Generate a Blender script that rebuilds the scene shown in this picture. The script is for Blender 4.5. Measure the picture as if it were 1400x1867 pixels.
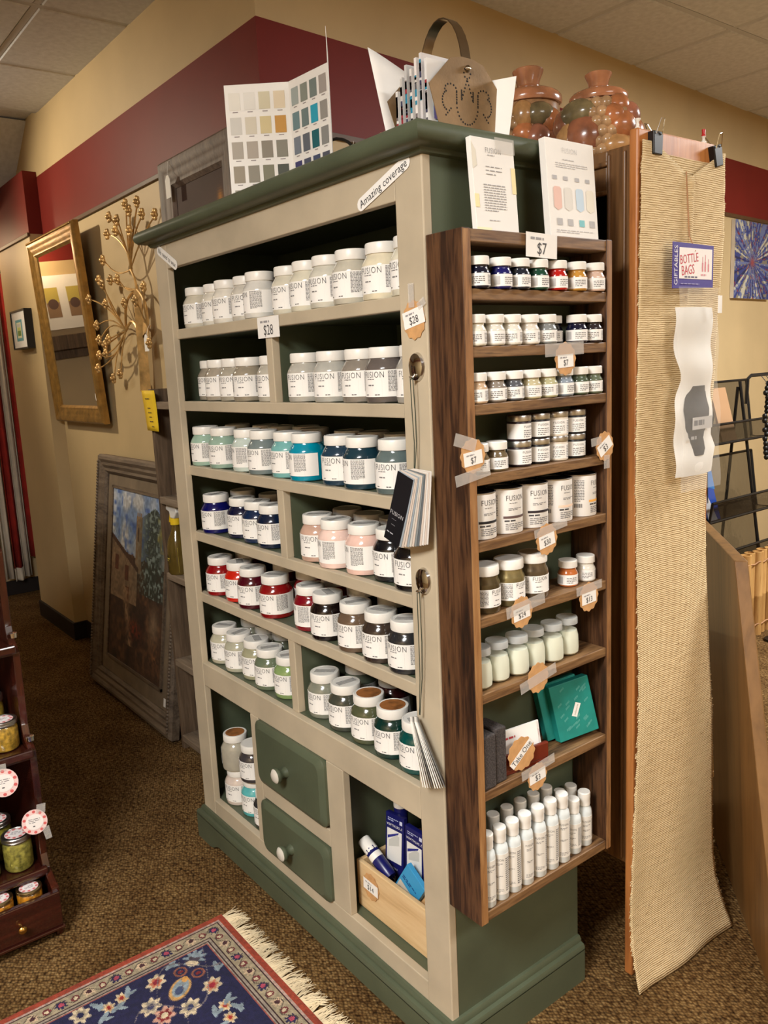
import bpy, math, random
import numpy as np
from mathutils import Matrix, Vector

for _o in list(bpy.data.objects):
    bpy.data.objects.remove(_o)
S = bpy.context.scene
COL = S.collection
PI = math.pi
rnd = random.Random(7)

# ---------------------------------------------------------------- camera
cam_d = bpy.data.cameras.new('camera')
cam = bpy.data.objects.new('camera', cam_d)
COL.objects.link(cam)
S.camera = cam
_yaw, _pit, _rol = -0.917297351, 0.176380632, -0.0471602685
_f = Vector((math.sin(_yaw) * math.cos(_pit), math.cos(_yaw) * math.cos(_pit), -math.sin(_pit)))
_r = Vector((math.cos(_yaw), -math.sin(_yaw), 0))
_u = _r.cross(_f)
_c, _s = math.cos(_rol), math.sin(_rol)
_R, _U = _r * _c + _u * _s, _u * _c - _r * _s
cam.matrix_world = Matrix(((_R.x, _U.x, -_f.x, 1.12096), (_R.y, _U.y, -_f.y, -0.97325), (_R.z, _U.z, -_f.z, 1.445), (0, 0, 0, 1)))
cam_d.sensor_fit = 'VERTICAL'
cam_d.sensor_height = 36.0
cam_d.lens = 1495.549 / 1867 * 36.0
cam_d.clip_start = 0.02

# ---------------------------------------------------------------- world, lights, exposure
W = bpy.data.worlds.new('world')
S.world = W
W.use_nodes = True
W.node_tree.nodes['Background'].inputs[0].default_value = (0.9, 0.8, 0.68, 1)
W.node_tree.nodes['Background'].inputs[1].default_value = 0.02
S.view_settings.view_transform = 'Standard'
S.view_settings.look = 'None'
S.view_settings.gamma = 1
S.view_settings.use_curve_mapping = False
S.view_settings.exposure = 0.46


def area(name, loc, size, power, col, target=None, spread=PI):
    l = bpy.data.lights.new(name, 'AREA')
    l.shape = 'RECTANGLE'
    l.size, l.size_y = size
    l.energy = power
    l.color = col
    l.spread = spread
    o = bpy.data.objects.new(name, l)
    o.location = loc
    if target:
        o.rotation_euler = (Vector(target) - Vector(loc)).to_track_quat('-Z', 'Y').to_euler()
    COL.objects.link(o)
    return o


LIGHTS = [((0.95, -2.3, 2.745), 132), ((0.75, 3.1, 2.745), 135), ((2.6, 0.2, 2.745), 44)]
for i, (lp, pw) in enumerate(LIGHTS):
    area('ceiling_light_lamp', lp, (0.58, 1.18), pw, (1.0, 0.995, 0.97))
# warm spot lamp at the far end of the aisle
_l = bpy.data.lights.new('aisle_lamp_bulb', 'POINT')
_l.energy = 6.5
_l.color = (1.0, 0.72, 0.42)
_l.shadow_soft_size = 0.05
_o = bpy.data.objects.new('aisle_lamp_bulb', _l)
_o.location = (-4.62, -0.03, 2.26)
COL.objects.link(_o)


# added fill spot, no such source in view, brightens the aisle picture wall
_l = bpy.data.lights.new('added_wall_fill', 'SPOT')
_l.energy = 84
_l.color = (1.0, 0.86, 0.64)
_l.shadow_soft_size = 0.06
_l.spot_size = math.radians(84)
_l.spot_blend = 0.85
_o = bpy.data.objects.new('added_wall_fill', _l)
_o.location = (-3.55, -1.05, 2.60)
_o.rotation_euler = (Vector((-2.75, 0.4, 1.95)) - Vector(_o.location)).to_track_quat('-Z', 'Y').to_euler()
COL.objects.link(_o)


# ---------------------------------------------------------------- materials
def lin(c):
    def f(v):
        v = v / 255.0
        return v / 12.92 if v <= 0.04045 else ((v + 0.055) / 1.055) ** 2.4
    return (f(c[0]), f(c[1]), f(c[2]), 1)


def new_mat(name):
    m = bpy.data.materials.new(name)
    m.use_nodes = True
    nt = m.node_tree
    return m, nt, nt.nodes['Principled BSDF']


def node(nt, t, **kw):
    n = nt.nodes.new(t)
    for k, v in kw.items():
        if k in n.inputs:
            n.inputs[k].default_value = v
        else:
            setattr(n, k, v)
    return n


def coords(nt, scale=(1, 1, 1), rot=(0, 0, 0)):
    tc = nt.nodes.new('ShaderNodeTexCoord')
    mp = nt.nodes.new('ShaderNodeMapping')
    mp.inputs['Scale'].default_value = scale
    mp.inputs['Rotation'].default_value = rot
    nt.links.new(tc.outputs['Object'], mp.inputs[0])
    return mp.outputs[0]


def ramp(nt, fac, stops):
    r = nt.nodes.new('ShaderNodeValToRGB')
    e = r.color_ramp.elements
    while len(e) < len(stops):
        e.new(0.5)
    for el, (p, c) in zip(e, stops):
        el.position = p
        el.color = lin(c)
    nt.links.new(fac, r.inputs[0])
    return r.outputs[0]


def bump(nt, bs, h, strength, dist=0.002):
    b = nt.nodes.new('ShaderNodeBump')
    b.inputs['Strength'].default_value = strength
    b.inputs['Distance'].default_value = dist
    nt.links.new(h, b.inputs['Height'])
    nt.links.new(b.outputs[0], bs.inputs['Normal'])


def plain(name, c, rough=0.5, metal=0.0, coat=0.0, var=0.06, scale=12, bmp=0.0, bscale=200, spec=0.5, trans=0.0, ior=1.45, sss=0.0):
    m, nt, bs = new_mat(name)
    bs.inputs['Roughness'].default_value = rough
    bs.inputs['Metallic'].default_value = metal
    bs.inputs['Coat Weight'].default_value = coat
    bs.inputs['Coat Roughness'].default_value = 0.08
    bs.inputs['Specular IOR Level'].default_value = spec
    bs.inputs['Transmission Weight'].default_value = trans
    bs.inputs['IOR'].default_value = ior
    if var > 0:
        n = node(nt, 'ShaderNodeTexNoise', Scale=scale, Detail=4.0)
        nt.links.new(coords(nt), n.inputs['Vector'])
        d = tuple(max(0, v * (1 - var)) for v in c)
        e = tuple(min(255, v * (1 + var)) for v in c)
        nt.links.new(ramp(nt, n.outputs[0], [(0.3, d), (0.7, e)]), bs.inputs['Base Color'])
    else:
        bs.inputs['Base Color'].default_value = lin(c)
    if bmp > 0:
        n2 = node(nt, 'ShaderNodeTexNoise', Scale=bscale, Detail=3.0)
        nt.links.new(coords(nt), n2.inputs['Vector'])
        bump(nt, bs, n2.outputs[0], bmp)
    return m


def wood(name, cols, axis='z', scale=14, stretch=14, rough=0.5, coat=0.0, bmp=0.25, knots=False):
    m, nt, bs = new_mat(name)
    sc = {'x': (1 / stretch, 1, 1), 'y': (1, 1 / stretch, 1), 'z': (1, 1, 1 / stretch)}[axis]
    v = coords(nt, tuple(s * scale for s in sc))
    n = node(nt, 'ShaderNodeTexNoise', Scale=1.0, Detail=7.0, Roughness=0.62, Distortion=1.2)
    nt.links.new(v, n.inputs['Vector'])
    n2 = node(nt, 'ShaderNodeTexNoise', Scale=6.0, Detail=4.0, Distortion=0.3)
    nt.links.new(v, n2.inputs['Vector'])
    mx = nt.nodes.new('ShaderNodeMath')
    mx.operation = 'MULTIPLY_ADD'
    mx.inputs[1].default_value = 0.35
    nt.links.new(n2.outputs[0], mx.inputs[0])
    ms = nt.nodes.new('ShaderNodeMath')
    ms.operation = 'MULTIPLY'
    ms.inputs[1].default_value = 0.65
    nt.links.new(n.outputs[0], ms.inputs[0])
    nt.links.new(ms.outputs[0], mx.inputs[2])
    k = len(cols)
    nt.links.new(ramp(nt, mx.outputs[0], [(0.34 + 0.32 * i / (k - 1), c) for i, c in enumerate(cols)]), bs.inputs['Base Color'])
    bs.inputs['Roughness'].default_value = rough
    bs.inputs['Coat Weight'].default_value = coat
    bump(nt, bs, mx.outputs[0], bmp)
    return m


def print_mat(name, rough=0.6, bmp=0.0, coat=0.0, bscale=700):
    m, nt, bs = new_mat(name)
    a = nt.nodes.new('ShaderNodeVertexColor')
    a.layer_name = 'Col'
    nt.links.new(a.outputs[0], bs.inputs['Base Color'])
    bs.inputs['Roughness'].default_value = rough
    bs.inputs['Coat Weight'].default_value = coat
    if bmp:
        n2 = node(nt, 'ShaderNodeTexNoise', Scale=bscale, Detail=2.0)
        nt.links.new(coords(nt), n2.inputs['Vector'])
        bump(nt, bs, n2.outputs[0], bmp)
    return m


def carpet_mat():
    m, nt, bs = new_mat('carpet')
    v = coords(nt)
    vo = node(nt, 'ShaderNodeTexVoronoi', Scale=105.0, Randomness=0.55)
    nt.links.new(coords(nt, (1.0, 1.35, 1.0), (0, 0, 0.6)), vo.inputs['Vector'])
    n = node(nt, 'ShaderNodeTexNoise', Scale=6.0, Detail=5.0)
    nt.links.new(v, n.inputs['Vector'])
    n3 = node(nt, 'ShaderNodeTexNoise', Scale=90.0, Detail=2.0)
    nt.links.new(v, n3.inputs['Vector'])
    a = ramp(nt, vo.outputs['Distance'], [(0.1, (176, 154, 116)), (0.55, (130, 108, 78)), (0.85, (60, 48, 34))])
    b = ramp(nt, n3.outputs[0], [(0.3, (150, 128, 104)), (0.5, (214, 198, 174)), (0.7, (250, 242, 226))])
    mx = node(nt, 'ShaderNodeMix', data_type='RGBA', blend_type='MULTIPLY')
    mx.inputs[0].default_value = 1.0
    nt.links.new(a, mx.inputs[6])
    nt.links.new(b, mx.inputs[7])
    c = ramp(nt, n.outputs[0], [(0.35, (210, 200, 186)), (0.65, (252, 248, 240))])
    mx2 = node(nt, 'ShaderNodeMix', data_type='RGBA', blend_type='MULTIPLY')
    mx2.inputs[0].default_value = 1.0
    nt.links.new(mx.outputs[2], mx2.inputs[6])
    nt.links.new(c, mx2.inputs[7])
    nt.links.new(mx2.outputs[2], bs.inputs['Base Color'])
    bs.inputs['Roughness'].default_value = 0.95
    bs.inputs['Specular IOR Level'].default_value = 0.1
    inv = nt.nodes.new('ShaderNodeMath')
    inv.operation = 'SUBTRACT'
    inv.inputs[0].default_value = 1.0
    nt.links.new(vo.outputs['Distance'], inv.inputs[1])
    bump(nt, bs, inv.outputs[0], 0.9, 0.004)
    return m


def linen_mat():
    m, nt, bs = new_mat('linen')
    v = coords(nt, (1, 1, 1))
    w = node(nt, 'ShaderNodeTexWave', Scale=72.0, Distortion=2.6, Detail=3.0)
    w.bands_direction = 'Z'
    w.inputs['Detail Scale'].default_value = 0.7
    nt.links.new(v, w.inputs['Vector'])
    n = node(nt, 'ShaderNodeTexNoise', Scale=1.0, Detail=6.0, Roughness=0.7)
    nt.links.new(coords(nt, (60, 25, 260)), n.inputs['Vector'])
    n2 = node(nt, 'ShaderNodeTexNoise', Scale=1.0, Detail=2.0)
    nt.links.new(coords(nt, (90, 70, 200)), n2.inputs['Vector'])
    a = nt.nodes.new('ShaderNodeMath')
    a.operation = 'MULTIPLY_ADD'
    a.inputs[1].default_value = 0.62
    nt.links.new(w.outputs[0], a.inputs[0])
    nt.links.new(n.outputs[0], a.inputs[2])
    col = ramp(nt, a.outputs[0], [(0.40, (176, 146, 102)), (0.62, (218, 190, 144)), (0.98, (236, 213, 170))])
    sp = ramp(nt, n2.outputs[0], [(0.22, (150, 118, 86)), (0.32, (255, 255, 255))])
    mx = node(nt, 'ShaderNodeMix', data_type='RGBA', blend_type='MULTIPLY')
    mx.inputs[0].default_value = 0.8
    nt.links.new(col, mx.inputs[6])
    nt.links.new(sp, mx.inputs[7])
    nt.links.new(mx.outputs[2], bs.inputs['Base Color'])
    bs.inputs['Roughness'].default_value = 0.9
    bs.inputs['Specular IOR Level'].default_value = 0.15
    bump(nt, bs, a.outputs[0], 0.75, 0.003)
    return m


def glass_mat(name, col=(245, 248, 245), rough=0.02, alpha=0.25):
    """thin clear glass or film: mostly see-through with a gloss on top"""
    m, nt, bs = new_mat(name)
    t = nt.nodes.new('ShaderNodeBsdfTransparent')
    g = nt.nodes.new('ShaderNodeBsdfGlossy')
    g.inputs['Roughness'].default_value = rough
    t.inputs[0].default_value = lin(col)
    mix = nt.nodes.new('ShaderNodeMixShader')
    fr = nt.nodes.new('ShaderNodeLayerWeight')
    fr.inputs[0].default_value = 0.12
    ad = nt.nodes.new('ShaderNodeMath')
    ad.operation = 'ADD'
    ad.inputs[1].default_value = alpha
    ad.use_clamp = True
    pw_ = nt.nodes.new('ShaderNodeMath')
    pw_.operation = 'POWER'
    pw_.inputs[1].default_value = 3.0
    nt.links.new(fr.outputs[1], pw_.inputs[0])
    nt.links.new(pw_.outputs[0], ad.inputs[0])
    nt.links.new(ad.outputs[0], mix.inputs[0])
    nt.links.new(t.outputs[0], mix.inputs[1])
    nt.links.new(g.outputs[0], mix.inputs[2])
    nt.links.new(mix.outputs[0], nt.nodes['Material Output'].inputs[0])
    return m


def film_mat(name, col, op):
    m, nt, bs = new_mat(name)
    t = nt.nodes.new('ShaderNodeBsdfTransparent')
    mix = nt.nodes.new('ShaderNodeMixShader')
    mix.inputs[0].default_value = op
    bs.inputs['Base Color'].default_value = lin(col)
    bs.inputs['Roughness'].default_value = 0.12
    n = node(nt, 'ShaderNodeTexNoise', Scale=40.0, Detail=3.0)
    nt.links.new(coords(nt), n.inputs['Vector'])
    bump(nt, bs, n.outputs[0], 0.5, 0.004)
    nt.links.new(t.outputs[0], mix.inputs[1])
    nt.links.new(bs.outputs[0], mix.inputs[2])
    nt.links.new(mix.outputs[0], nt.nodes['Material Output'].inputs[0])
    return m


M = {}
M['beige'] = plain('beige_wall_paint', (188, 164, 122), 0.55, var=0.03, scale=3, bmp=0.08, bscale=120)
M['red'] = plain('oxblood_wall_paint', (112, 34, 27), 0.5, spec=0.22, var=0.04, scale=3, bmp=0.05, bscale=120)
M['trimwood'] = plain('dark_trim', (84, 58, 34), 0.5)
M['baseboard'] = plain('black_vinyl', (34, 27, 26), 0.5, var=0.1)
M['tile'] = plain('ceiling_tile', (214, 216, 221), 0.9, var=0.04, scale=40, bmp=0.25, bscale=260)
M['tbar'] = plain('ceiling_bar', (198, 200, 204), 0.6, var=0.02)
M['carpet'] = carpet_mat()
M['greige'] = plain('greige_paint', (184, 170, 146), 0.5, var=0.05, scale=7, bmp=0.12, bscale=90)
M['green'] = plain('sage_green_paint', (80, 87, 68), 0.42, var=0.07, scale=6, bmp=0.12, bscale=90)
M['rackwood'] = wood('stained_pine_upright', [(19, 11, 6), (52, 30, 16), (92, 61, 37), (34, 20, 11)], 'z', 22, 12, 0.5)
M['rackshelf'] = wood('stained_pine_shelf', [(52, 35, 21), (100, 70, 43), (136, 102, 66), (76, 52, 32)], 'y', 26, 12, 0.5)
M['rackedge'] = wood('worn_pine_edge', [(92, 60, 32), (146, 102, 60), (168, 126, 80)], 'z', 30, 10, 0.55)
M['brown'] = wood('walnut_brown', [(80, 52, 28), (120, 84, 50), (138, 100, 62)], 'z', 16, 16, 0.4, 0.2)
M['pine'] = wood('orange_pine', [(140, 82, 40), (186, 118, 62), (206, 140, 80)], 'z', 14, 14, 0.4, 0.2)
M['crate'] = wood('pale_pine', [(188, 150, 104), (216, 182, 134), (226, 196, 150)], 'x', 16, 10, 0.6)
M['mahogany'] = wood('mahogany', [(30, 10, 6), (58, 22, 13), (78, 32, 18)], 'z', 16, 10, 0.22, 0.6, 0.1)
M['mahoganyy'] = wood('mahogany_shelf', [(30, 10, 7), (52, 19, 13), (68, 27, 18)], 'y', 16, 10, 0.22, 0.6, 0.1)
M['rustic'] = wood('weathered_shelf_wood', [(62, 48, 36), (98, 78, 58), (122, 100, 78)], 'z', 18, 10, 0.75)
M['rusticx'] = wood('weathered_shelf_board', [(92, 78, 64), (128, 110, 90), (146, 128, 108)], 'x', 18, 10, 0.75)
M['greyframe'] = wood('grey_washed_frame', [(66, 54, 44), (104, 88, 72), (124, 108, 90)], 'x', 20, 8, 0.6)
M['darkframe'] = wood('dark_grey_frame', [(62, 50, 44), (104, 88, 78), (124, 108, 96)], 'z', 20, 8, 0.6)
M['board'] = wood('brown_panel', [(94, 64, 32), (124, 88, 46), (138, 100, 56)], 'z', 9, 10, 0.45, 0.1)
M['bamboo'] = wood('bamboo', [(150, 108, 58), (186, 142, 84), (200, 160, 100)], 'z', 26, 12, 0.5)
M['gold'] = plain('gold_leaf', (150, 114, 58), 0.32, 0.55, var=0.15, scale=30, bmp=0.2, bscale=150)
M['brass'] = plain('brass', (190, 150, 80), 0.22, 1.0, var=0.08)
M['treegold'] = plain('antique_brass', (200, 162, 104), 0.34, 0.45, var=0.2, scale=20)
M['silver'] = plain('chrome', (215, 212, 208), 0.12, 1.0, var=0)
M['pewter'] = plain('punched_tin', (146, 120, 88), 0.4, 0.45, var=0.14, scale=14, bmp=0.1)
M['steel'] = plain('steel_band', (150, 136, 118), 0.26, 1.0, var=0.1)
M['tinlid'] = plain('zinc_lid', (196, 192, 186), 0.3, 1.0, var=0.05)
M['mirror'] = plain('mirror_glass', (225, 225, 222), 0.015, 1.0, var=0)
M['white'] = plain('white_plastic', (236, 232, 224), 0.35, var=0.02)
M['paper'] = plain('white_paper', (238, 235, 230), 0.75, var=0.015)
M['kraft'] = plain('kraft_card', (198, 150, 98), 0.8, var=0.06, scale=60)
M['kraftdk'] = plain('brown_swatch', (150, 96, 52), 0.45, var=0.25, scale=40)
M['print'] = print_mat('print', 0.65)
M['printgloss'] = print_mat('glossy_print', 0.3)
M['canvas'] = print_mat('oil_paint', 0.75, 0.5)
M['rug'] = print_mat('rug_pile', 0.95, 0.9, bscale=420)
M['fringe'] = plain('cotton_fringe', (214, 196, 162), 0.9, var=0.08)
M['tape'] = film_mat('clear_tape', (226, 222, 216), 0.27)
M['lidtape'] = film_mat('scuffed_tape', (196, 194, 190), 0.45)
M['film'] = film_mat('clear_poly_bag', (235, 232, 226), 0.2)
M['glass'] = glass_mat('clear_glass', alpha=0.04)
M['frost'] = film_mat('frosted_plastic', (226, 228, 226), 0.55)
M['black'] = plain('black_plastic', (18, 18, 20), 0.35, var=0.05)
M['wire'] = plain('black_wire', (20, 18, 18), 0.45, 0.2, var=0.0)
M['mesh'] = film_mat('black_wire_mesh', (14, 13, 12), 0.72)
M['linen'] = linen_mat()
M['pin'] = plain('red_plastic', (190, 40, 40), 0.4, var=0)
M['sponge'] = plain('charcoal_foam', (62, 56, 54), 0.95, var=0.3, scale=300, bmp=0.8, bscale=500)
M['teal'] = plain('teal_card', (26, 134, 124), 0.55, var=0.08, scale=20)
M['cordgreen'] = plain('dark_cord', (44, 56, 44), 0.8, var=0)
M['redwood'] = plain('red_lacquer', (104, 36, 22), 0.25, coat=0.4, var=0.12)
M['terra'] = plain('glazed_terracotta', (158, 104, 72), 0.2, coat=0.6, var=0.2, scale=18)
M['curtain_white'] = plain('white_cloth', (206, 196, 180), 0.9, var=0.04)
M['curtain_red'] = plain('red_cloth', (150, 36, 28), 0.9, var=0.1)
M['bagwhite'] = plain('white_satin', (236, 234, 229), 0.5, var=0.02)
M['doorwhite'] = plain('white_trim_paint', (204, 198, 186), 0.5, var=0.03)
M['canblack'] = plain('dark_can_lid', (36, 34, 34), 0.3, 0.5, var=0.05)
M['wax'] = plain('ivory_wax', (236, 233, 218), 0.45, var=0.02)
M['twine'] = plain('twine', (170, 128, 92), 0.9, var=0.1)
M['yellow'] = plain('yellow_paper', (240, 200, 30), 0.7, var=0.02)
M['blueglossy'] = plain('navy_card', (24, 26, 92), 0.3, var=0.04)
M['lens'] = None
_pc = {}


def paint(c):
    """glossy paint seen through a clear jar"""
    if c not in _pc:
        _pc[c] = plain('jar_paint_%02x%02x%02x' % c, c, 0.16, coat=0.55, var=0.05, scale=30)
    return _pc[c]


# ---------------------------------------------------------------- mesh helpers
WM = {}


class MB:
    def __init__(self):
        self.v, self.f, self.c = [], [], []

    def add(self, vs, fs, col=None):
        k = len(self.v)
        self.v += [tuple(p) for p in vs]
        self.f += [tuple(i + k for i in f) for f in fs]
        self.c += [col] * len(fs)
        return self

    def box(self, x0, x1, y0, y1, z0, z1, col=None):
        vs = [(x0, y0, z0), (x1, y0, z0), (x1, y1, z0), (x0, y1, z0), (x0, y0, z1), (x1, y0, z1), (x1, y1, z1), (x0, y1, z1)]
        return self.add(vs, [(0, 3, 2, 1), (4, 5, 6, 7), (0, 1, 5, 4), (1, 2, 6, 5), (2, 3, 7, 6), (3, 0, 4, 7)], col)

    def obox(self, o, ax, ay, az, col=None):
        """box from corner o with edge vectors"""
        o, ax, ay, az = Vector(o), Vector(ax), Vector(ay), Vector(az)
        vs = [o, o + ax, o + ax + ay, o + ay, o + az, o + ax + az, o + ax + ay + az, o + ay + az]
        return self.add(vs, [(0, 3, 2, 1), (4, 5, 6, 7), (0, 1, 5, 4), (1, 2, 6, 5), (2, 3, 7, 6), (3, 0, 4, 7)], col)

    def lathe(self, prof, seg=24, cx=0, cy=0, z0=0, col=None):
        vs, fs = [], []
        rings = []
        for r, z in prof:
            if r < 1e-6:
                rings.append([len(vs)])
                vs.append((cx, cy, z0 + z))
            else:
                rings.append(list(range(len(vs), len(vs) + seg)))
                vs += [(cx + r * math.cos(2 * PI * i / seg), cy + r * math.sin(2 * PI * i / seg), z0 + z) for i in range(seg)]
        for a, b in zip(rings, rings[1:]):
            for i in range(seg):
                j = (i + 1) % seg
                if len(a) == 1 and len(b) == 1:
                    continue
                if len(a) == 1:
                    fs.append((a[0], b[j], b[i]))
                elif len(b) == 1:
                    fs.append((a[i], a[j], b[0]))
                else:
                    fs.append((a[i], a[j], b[j], b[i]))
        return self.add(vs, fs, col)

    def tube(self, pts, r, seg=6, col=None, closed=False):
        pts = [Vector(p) for p in pts]
        n = len(pts)
        rs = r if isinstance(r, (list, tuple)) else [r] * n
        vs, fs = [], []
        up = None
        for i, p in enumerate(pts):
            a = pts[(i - 1) % n] if (closed or i > 0) else p
            b = pts[(i + 1) % n] if (closed or i < n - 1) else p
            t = (b - a).normalized()
            if up is None:
                up = Vector((0, 0, 1)) if abs(t.z) < 0.9 else Vector((1, 0, 0))
            s = t.cross(up).normalized()
            up = s.cross(t).normalized()
            for k in range(seg):
                an = 2 * PI * k / seg
                vs.append(p + (s * math.cos(an) + up * math.sin(an)) * rs[i])
        for i in range(n if closed else n - 1):
            j = (i + 1) % n
            for k in range(seg):
                l = (k + 1) % seg
                fs.append((i * seg + k, i * seg + l, j * seg + l, j * seg + k))
        if not closed:
            fs.append(tuple(range(seg))[::-1])
            fs.append(tuple((n - 1) * seg + k for k in range(seg)))
        return self.add(vs, fs, col)

    def prism(self, poly, f0, f1, col=None):
        """poly: 2D points; f0,f1: functions 2D->3D for the two caps"""
        n = len(poly)
        vs = [f0(*p) for p in poly] + [f1(*p) for p in poly]
        fs = [tuple(range(n))[::-1], tuple(range(n, 2 * n))] + [(i, (i + 1) % n, n + (i + 1) % n, n + i) for i in range(n)]
        return self.add(vs, fs, col)

    def grid(self, nu, nv, fn, col=None):
        vs = [fn(i / nu, j / nv) for j in range(nv + 1) for i in range(nu + 1)]
        fs = [(j * (nu + 1) + i, j * (nu + 1) + i + 1, (j + 1) * (nu + 1) + i + 1, (j + 1) * (nu + 1) + i) for j in range(nv) for i in range(nu)]
        return self.add(vs, fs, col)

    def sphere(self, c, r, nu=10, nv=6, sc=(1, 1, 1), col=None):
        prof = [(math.sin(PI * i / nv), -math.cos(PI * i / nv)) for i in range(nv + 1)]
        k = MB().lathe(prof, nu)
        return self.add([(c[0] + p[0] * r * sc[0], c[1] + p[1] * r * sc[1], c[2] + p[2] * r * sc[2]) for p in k.v], k.f, col)

    def mesh(self, name, mat, smooth=None, parent=None):
        me = bpy.data.meshes.new(name)
        vs = self.v
        if parent is not None and parent.name in WM:
            iv = WM[parent.name].inverted()
            vs = [tuple(iv @ Vector(p)) for p in vs]
        me.from_pydata(vs, [], self.f)
        if any(c is not None for c in self.c):
            at = me.color_attributes.new('Col', 'FLOAT_COLOR', 'CORNER')
            buf = np.empty((len(me.loops), 4), np.float32)
            k = 0
            for f, c in zip(self.f, self.c):
                buf[k:k + len(f)] = lin(c if c is not None else (200, 200, 200))
                k += len(f)
            at.data.foreach_set('color', buf.ravel())
        if mat is not None:
            me.materials.append(mat)
        if smooth is not None:
            me.polygons.foreach_set('use_smooth', [True] * len(me.polygons))
            me.set_sharp_from_angle(angle=math.radians(smooth))
        me.update()
        return me

    def build(self, name, mat, parent=None, smooth=None, bev=0, world=True, seg=2):
        me = self.mesh(name, mat, smooth, parent if world else None)
        return link(name, me, parent, bev, seg)


def link(name, me, parent=None, bev=0, seg=2):
    o = bpy.data.objects.new(name, me)
    COL.objects.link(o)
    if parent is not None:
        o.parent = parent
        if parent.name in WM:
            WM[o.name] = WM[parent.name]
    if bev:
        b = o.modifiers.new('bevel', 'BEVEL')
        b.width = bev
        b.segments = seg
        b.limit_method = 'ANGLE'
        b.angle_limit = math.radians(40)
    return o


def tag(o, label, cat, group=None):
    o['label'] = label
    o['category'] = cat
    if group:
        o['group'] = group
    return o


def thing(name, label, cat, loc=(0, 0, 0), rotz=0, group=None):
    o = bpy.data.objects.new(name, None)
    COL.objects.link(o)
    o.empty_display_size = 0.02
    o.location = loc
    o.rotation_euler = (0, 0, rotz)
    WM[o.name] = Matrix.Translation(loc) @ Matrix.Rotation(rotz, 4, 'Z')
    return tag(o, label, cat, group)


def struct(o):
    o['kind'] = 'structure'
    return o


def copy_tree(root, loc, rotz, label, group=None, mats=None):
    r = root.copy()
    COL.objects.link(r)
    r.location = loc
    r.rotation_euler = (0, 0, rotz)
    r['label'] = label
    if group:
        r['group'] = group
    for ch in list(root.children):
        c = ch.copy()
        COL.objects.link(c)
        c.parent = r
        for g in list(ch.children):
            d = g.copy()
            COL.objects.link(d)
            d.parent = c
    return r


def set_mat(root, part, mat):
    """give one part of a copied thing its own colour while sharing the mesh"""
    for c in root.children:
        if c.name.split('.')[0] == part:
            c.material_slots[0].link = 'OBJECT'
            c.material_slots[0].material = mat


# ---------------------------------------------------------------- text and flat print
_txt = {}


def warm_texts(strings):
    tmp = []
    for s in strings:
        cu = bpy.data.curves.new('t', 'FONT')
        cu.body = s
        cu.size = 1.0
        cu.resolution_u = 2
        cu.align_x = 'CENTER'
        if s == 'FUSION':
            cu.offset = -0.009
            cu.space_character = 1.12
        cu.align_y = 'CENTER'
        o = bpy.data.objects.new('t', cu)
        COL.objects.link(o)
        tmp.append((s, o, cu))
    bpy.context.view_layer.update()
    dg = bpy.context.evaluated_depsgraph_get()
    for s, o, cu in tmp:
        ev = o.evaluated_get(dg)
        me = ev.to_mesh()
        vs = [(v.co.x, v.co.y) for v in me.vertices]
        fs = [tuple(p.vertices) for p in me.polygons]
        w = (max(p[0] for p in vs) - min(p[0] for p in vs)) if vs else 1
        _txt[s] = (vs, fs, w)
        ev.to_mesh_clear()
    for s, o, cu in tmp:
        bpy.data.objects.remove(o)
        bpy.data.curves.remove(cu)


class Pr:
    """flat print: coloured polygons in a (u,v) plane"""

    def __init__(self):
        self.items = []
        self.layer = 1

    def poly(self, pts, col):
        self.items.append((pts, [tuple(range(len(pts)))], col, self.layer))
        return self

    def rect(self, u0, u1, v0, v1, col):
        return self.poly([(u0, v0), (u1, v0), (u1, v1), (u0, v1)], col)

    def disc(self, u, v, r, col, n=16, ru=None):
        ru = ru or r
        return self.poly([(u + ru * math.cos(2 * PI * i / n), v + r * math.sin(2 * PI * i / n)) for i in range(n)], col)

    def up(self):
        self.layer += 1
        return self

    def text(self, s, u, v, width, col, rot=0, ys=1.0, flip=False):
        if s not in _txt:
            warm_texts([s])
        vs, fs, w = _txt[s]
        k = width / w
        c, n = math.cos(rot), math.sin(rot)
        pts = []
        for x, y in vs:
            x, y = x * k, y * k * ys
            pts.append((u + x * c - y * n, v + x * n + y * c))
        self.items.append((pts, fs, col, self.layer))
        return self

    def lines(self, u0, u1, v0, v1, n, col, seed=1, fill=0.55, words=6):
        r = random.Random(seed)
        h = (v1 - v0) / n
        for i in range(n):
            v = v1 - (i + 0.5) * h
            u = u0
            end = u1 if i < n - 1 else u0 + (u1 - u0) * 0.6
            while u < end:
                wd = (u1 - u0) / words * r.uniform(0.5, 1.4)
                self.rect(u, min(u + wd, end), v - h * fill / 2, v + h * fill / 2, col)
                u += wd + (u1 - u0) / words * 0.22
        return self

    def mb(self, fn, eps=0.00025):
        m = MB()
        for pts, fs, col, ly in self.items:
            m.add([fn(p[0], p[1], ly * eps) for p in pts], fs, col)
        return m

    def build(self, name, parent, fn=None, mat=None, eps=0.00025, world=False):
        fn = fn or (lambda u, v, h: (u, -h, v))
        return self.mb(fn, eps).build(name, mat or M['print'], parent, world=world)


def wrap(R, eps=0.00012):
    return lambda u, v, h: ((R + h) * math.sin(u / R), -(R + h) * math.cos(u / R), v)


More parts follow.
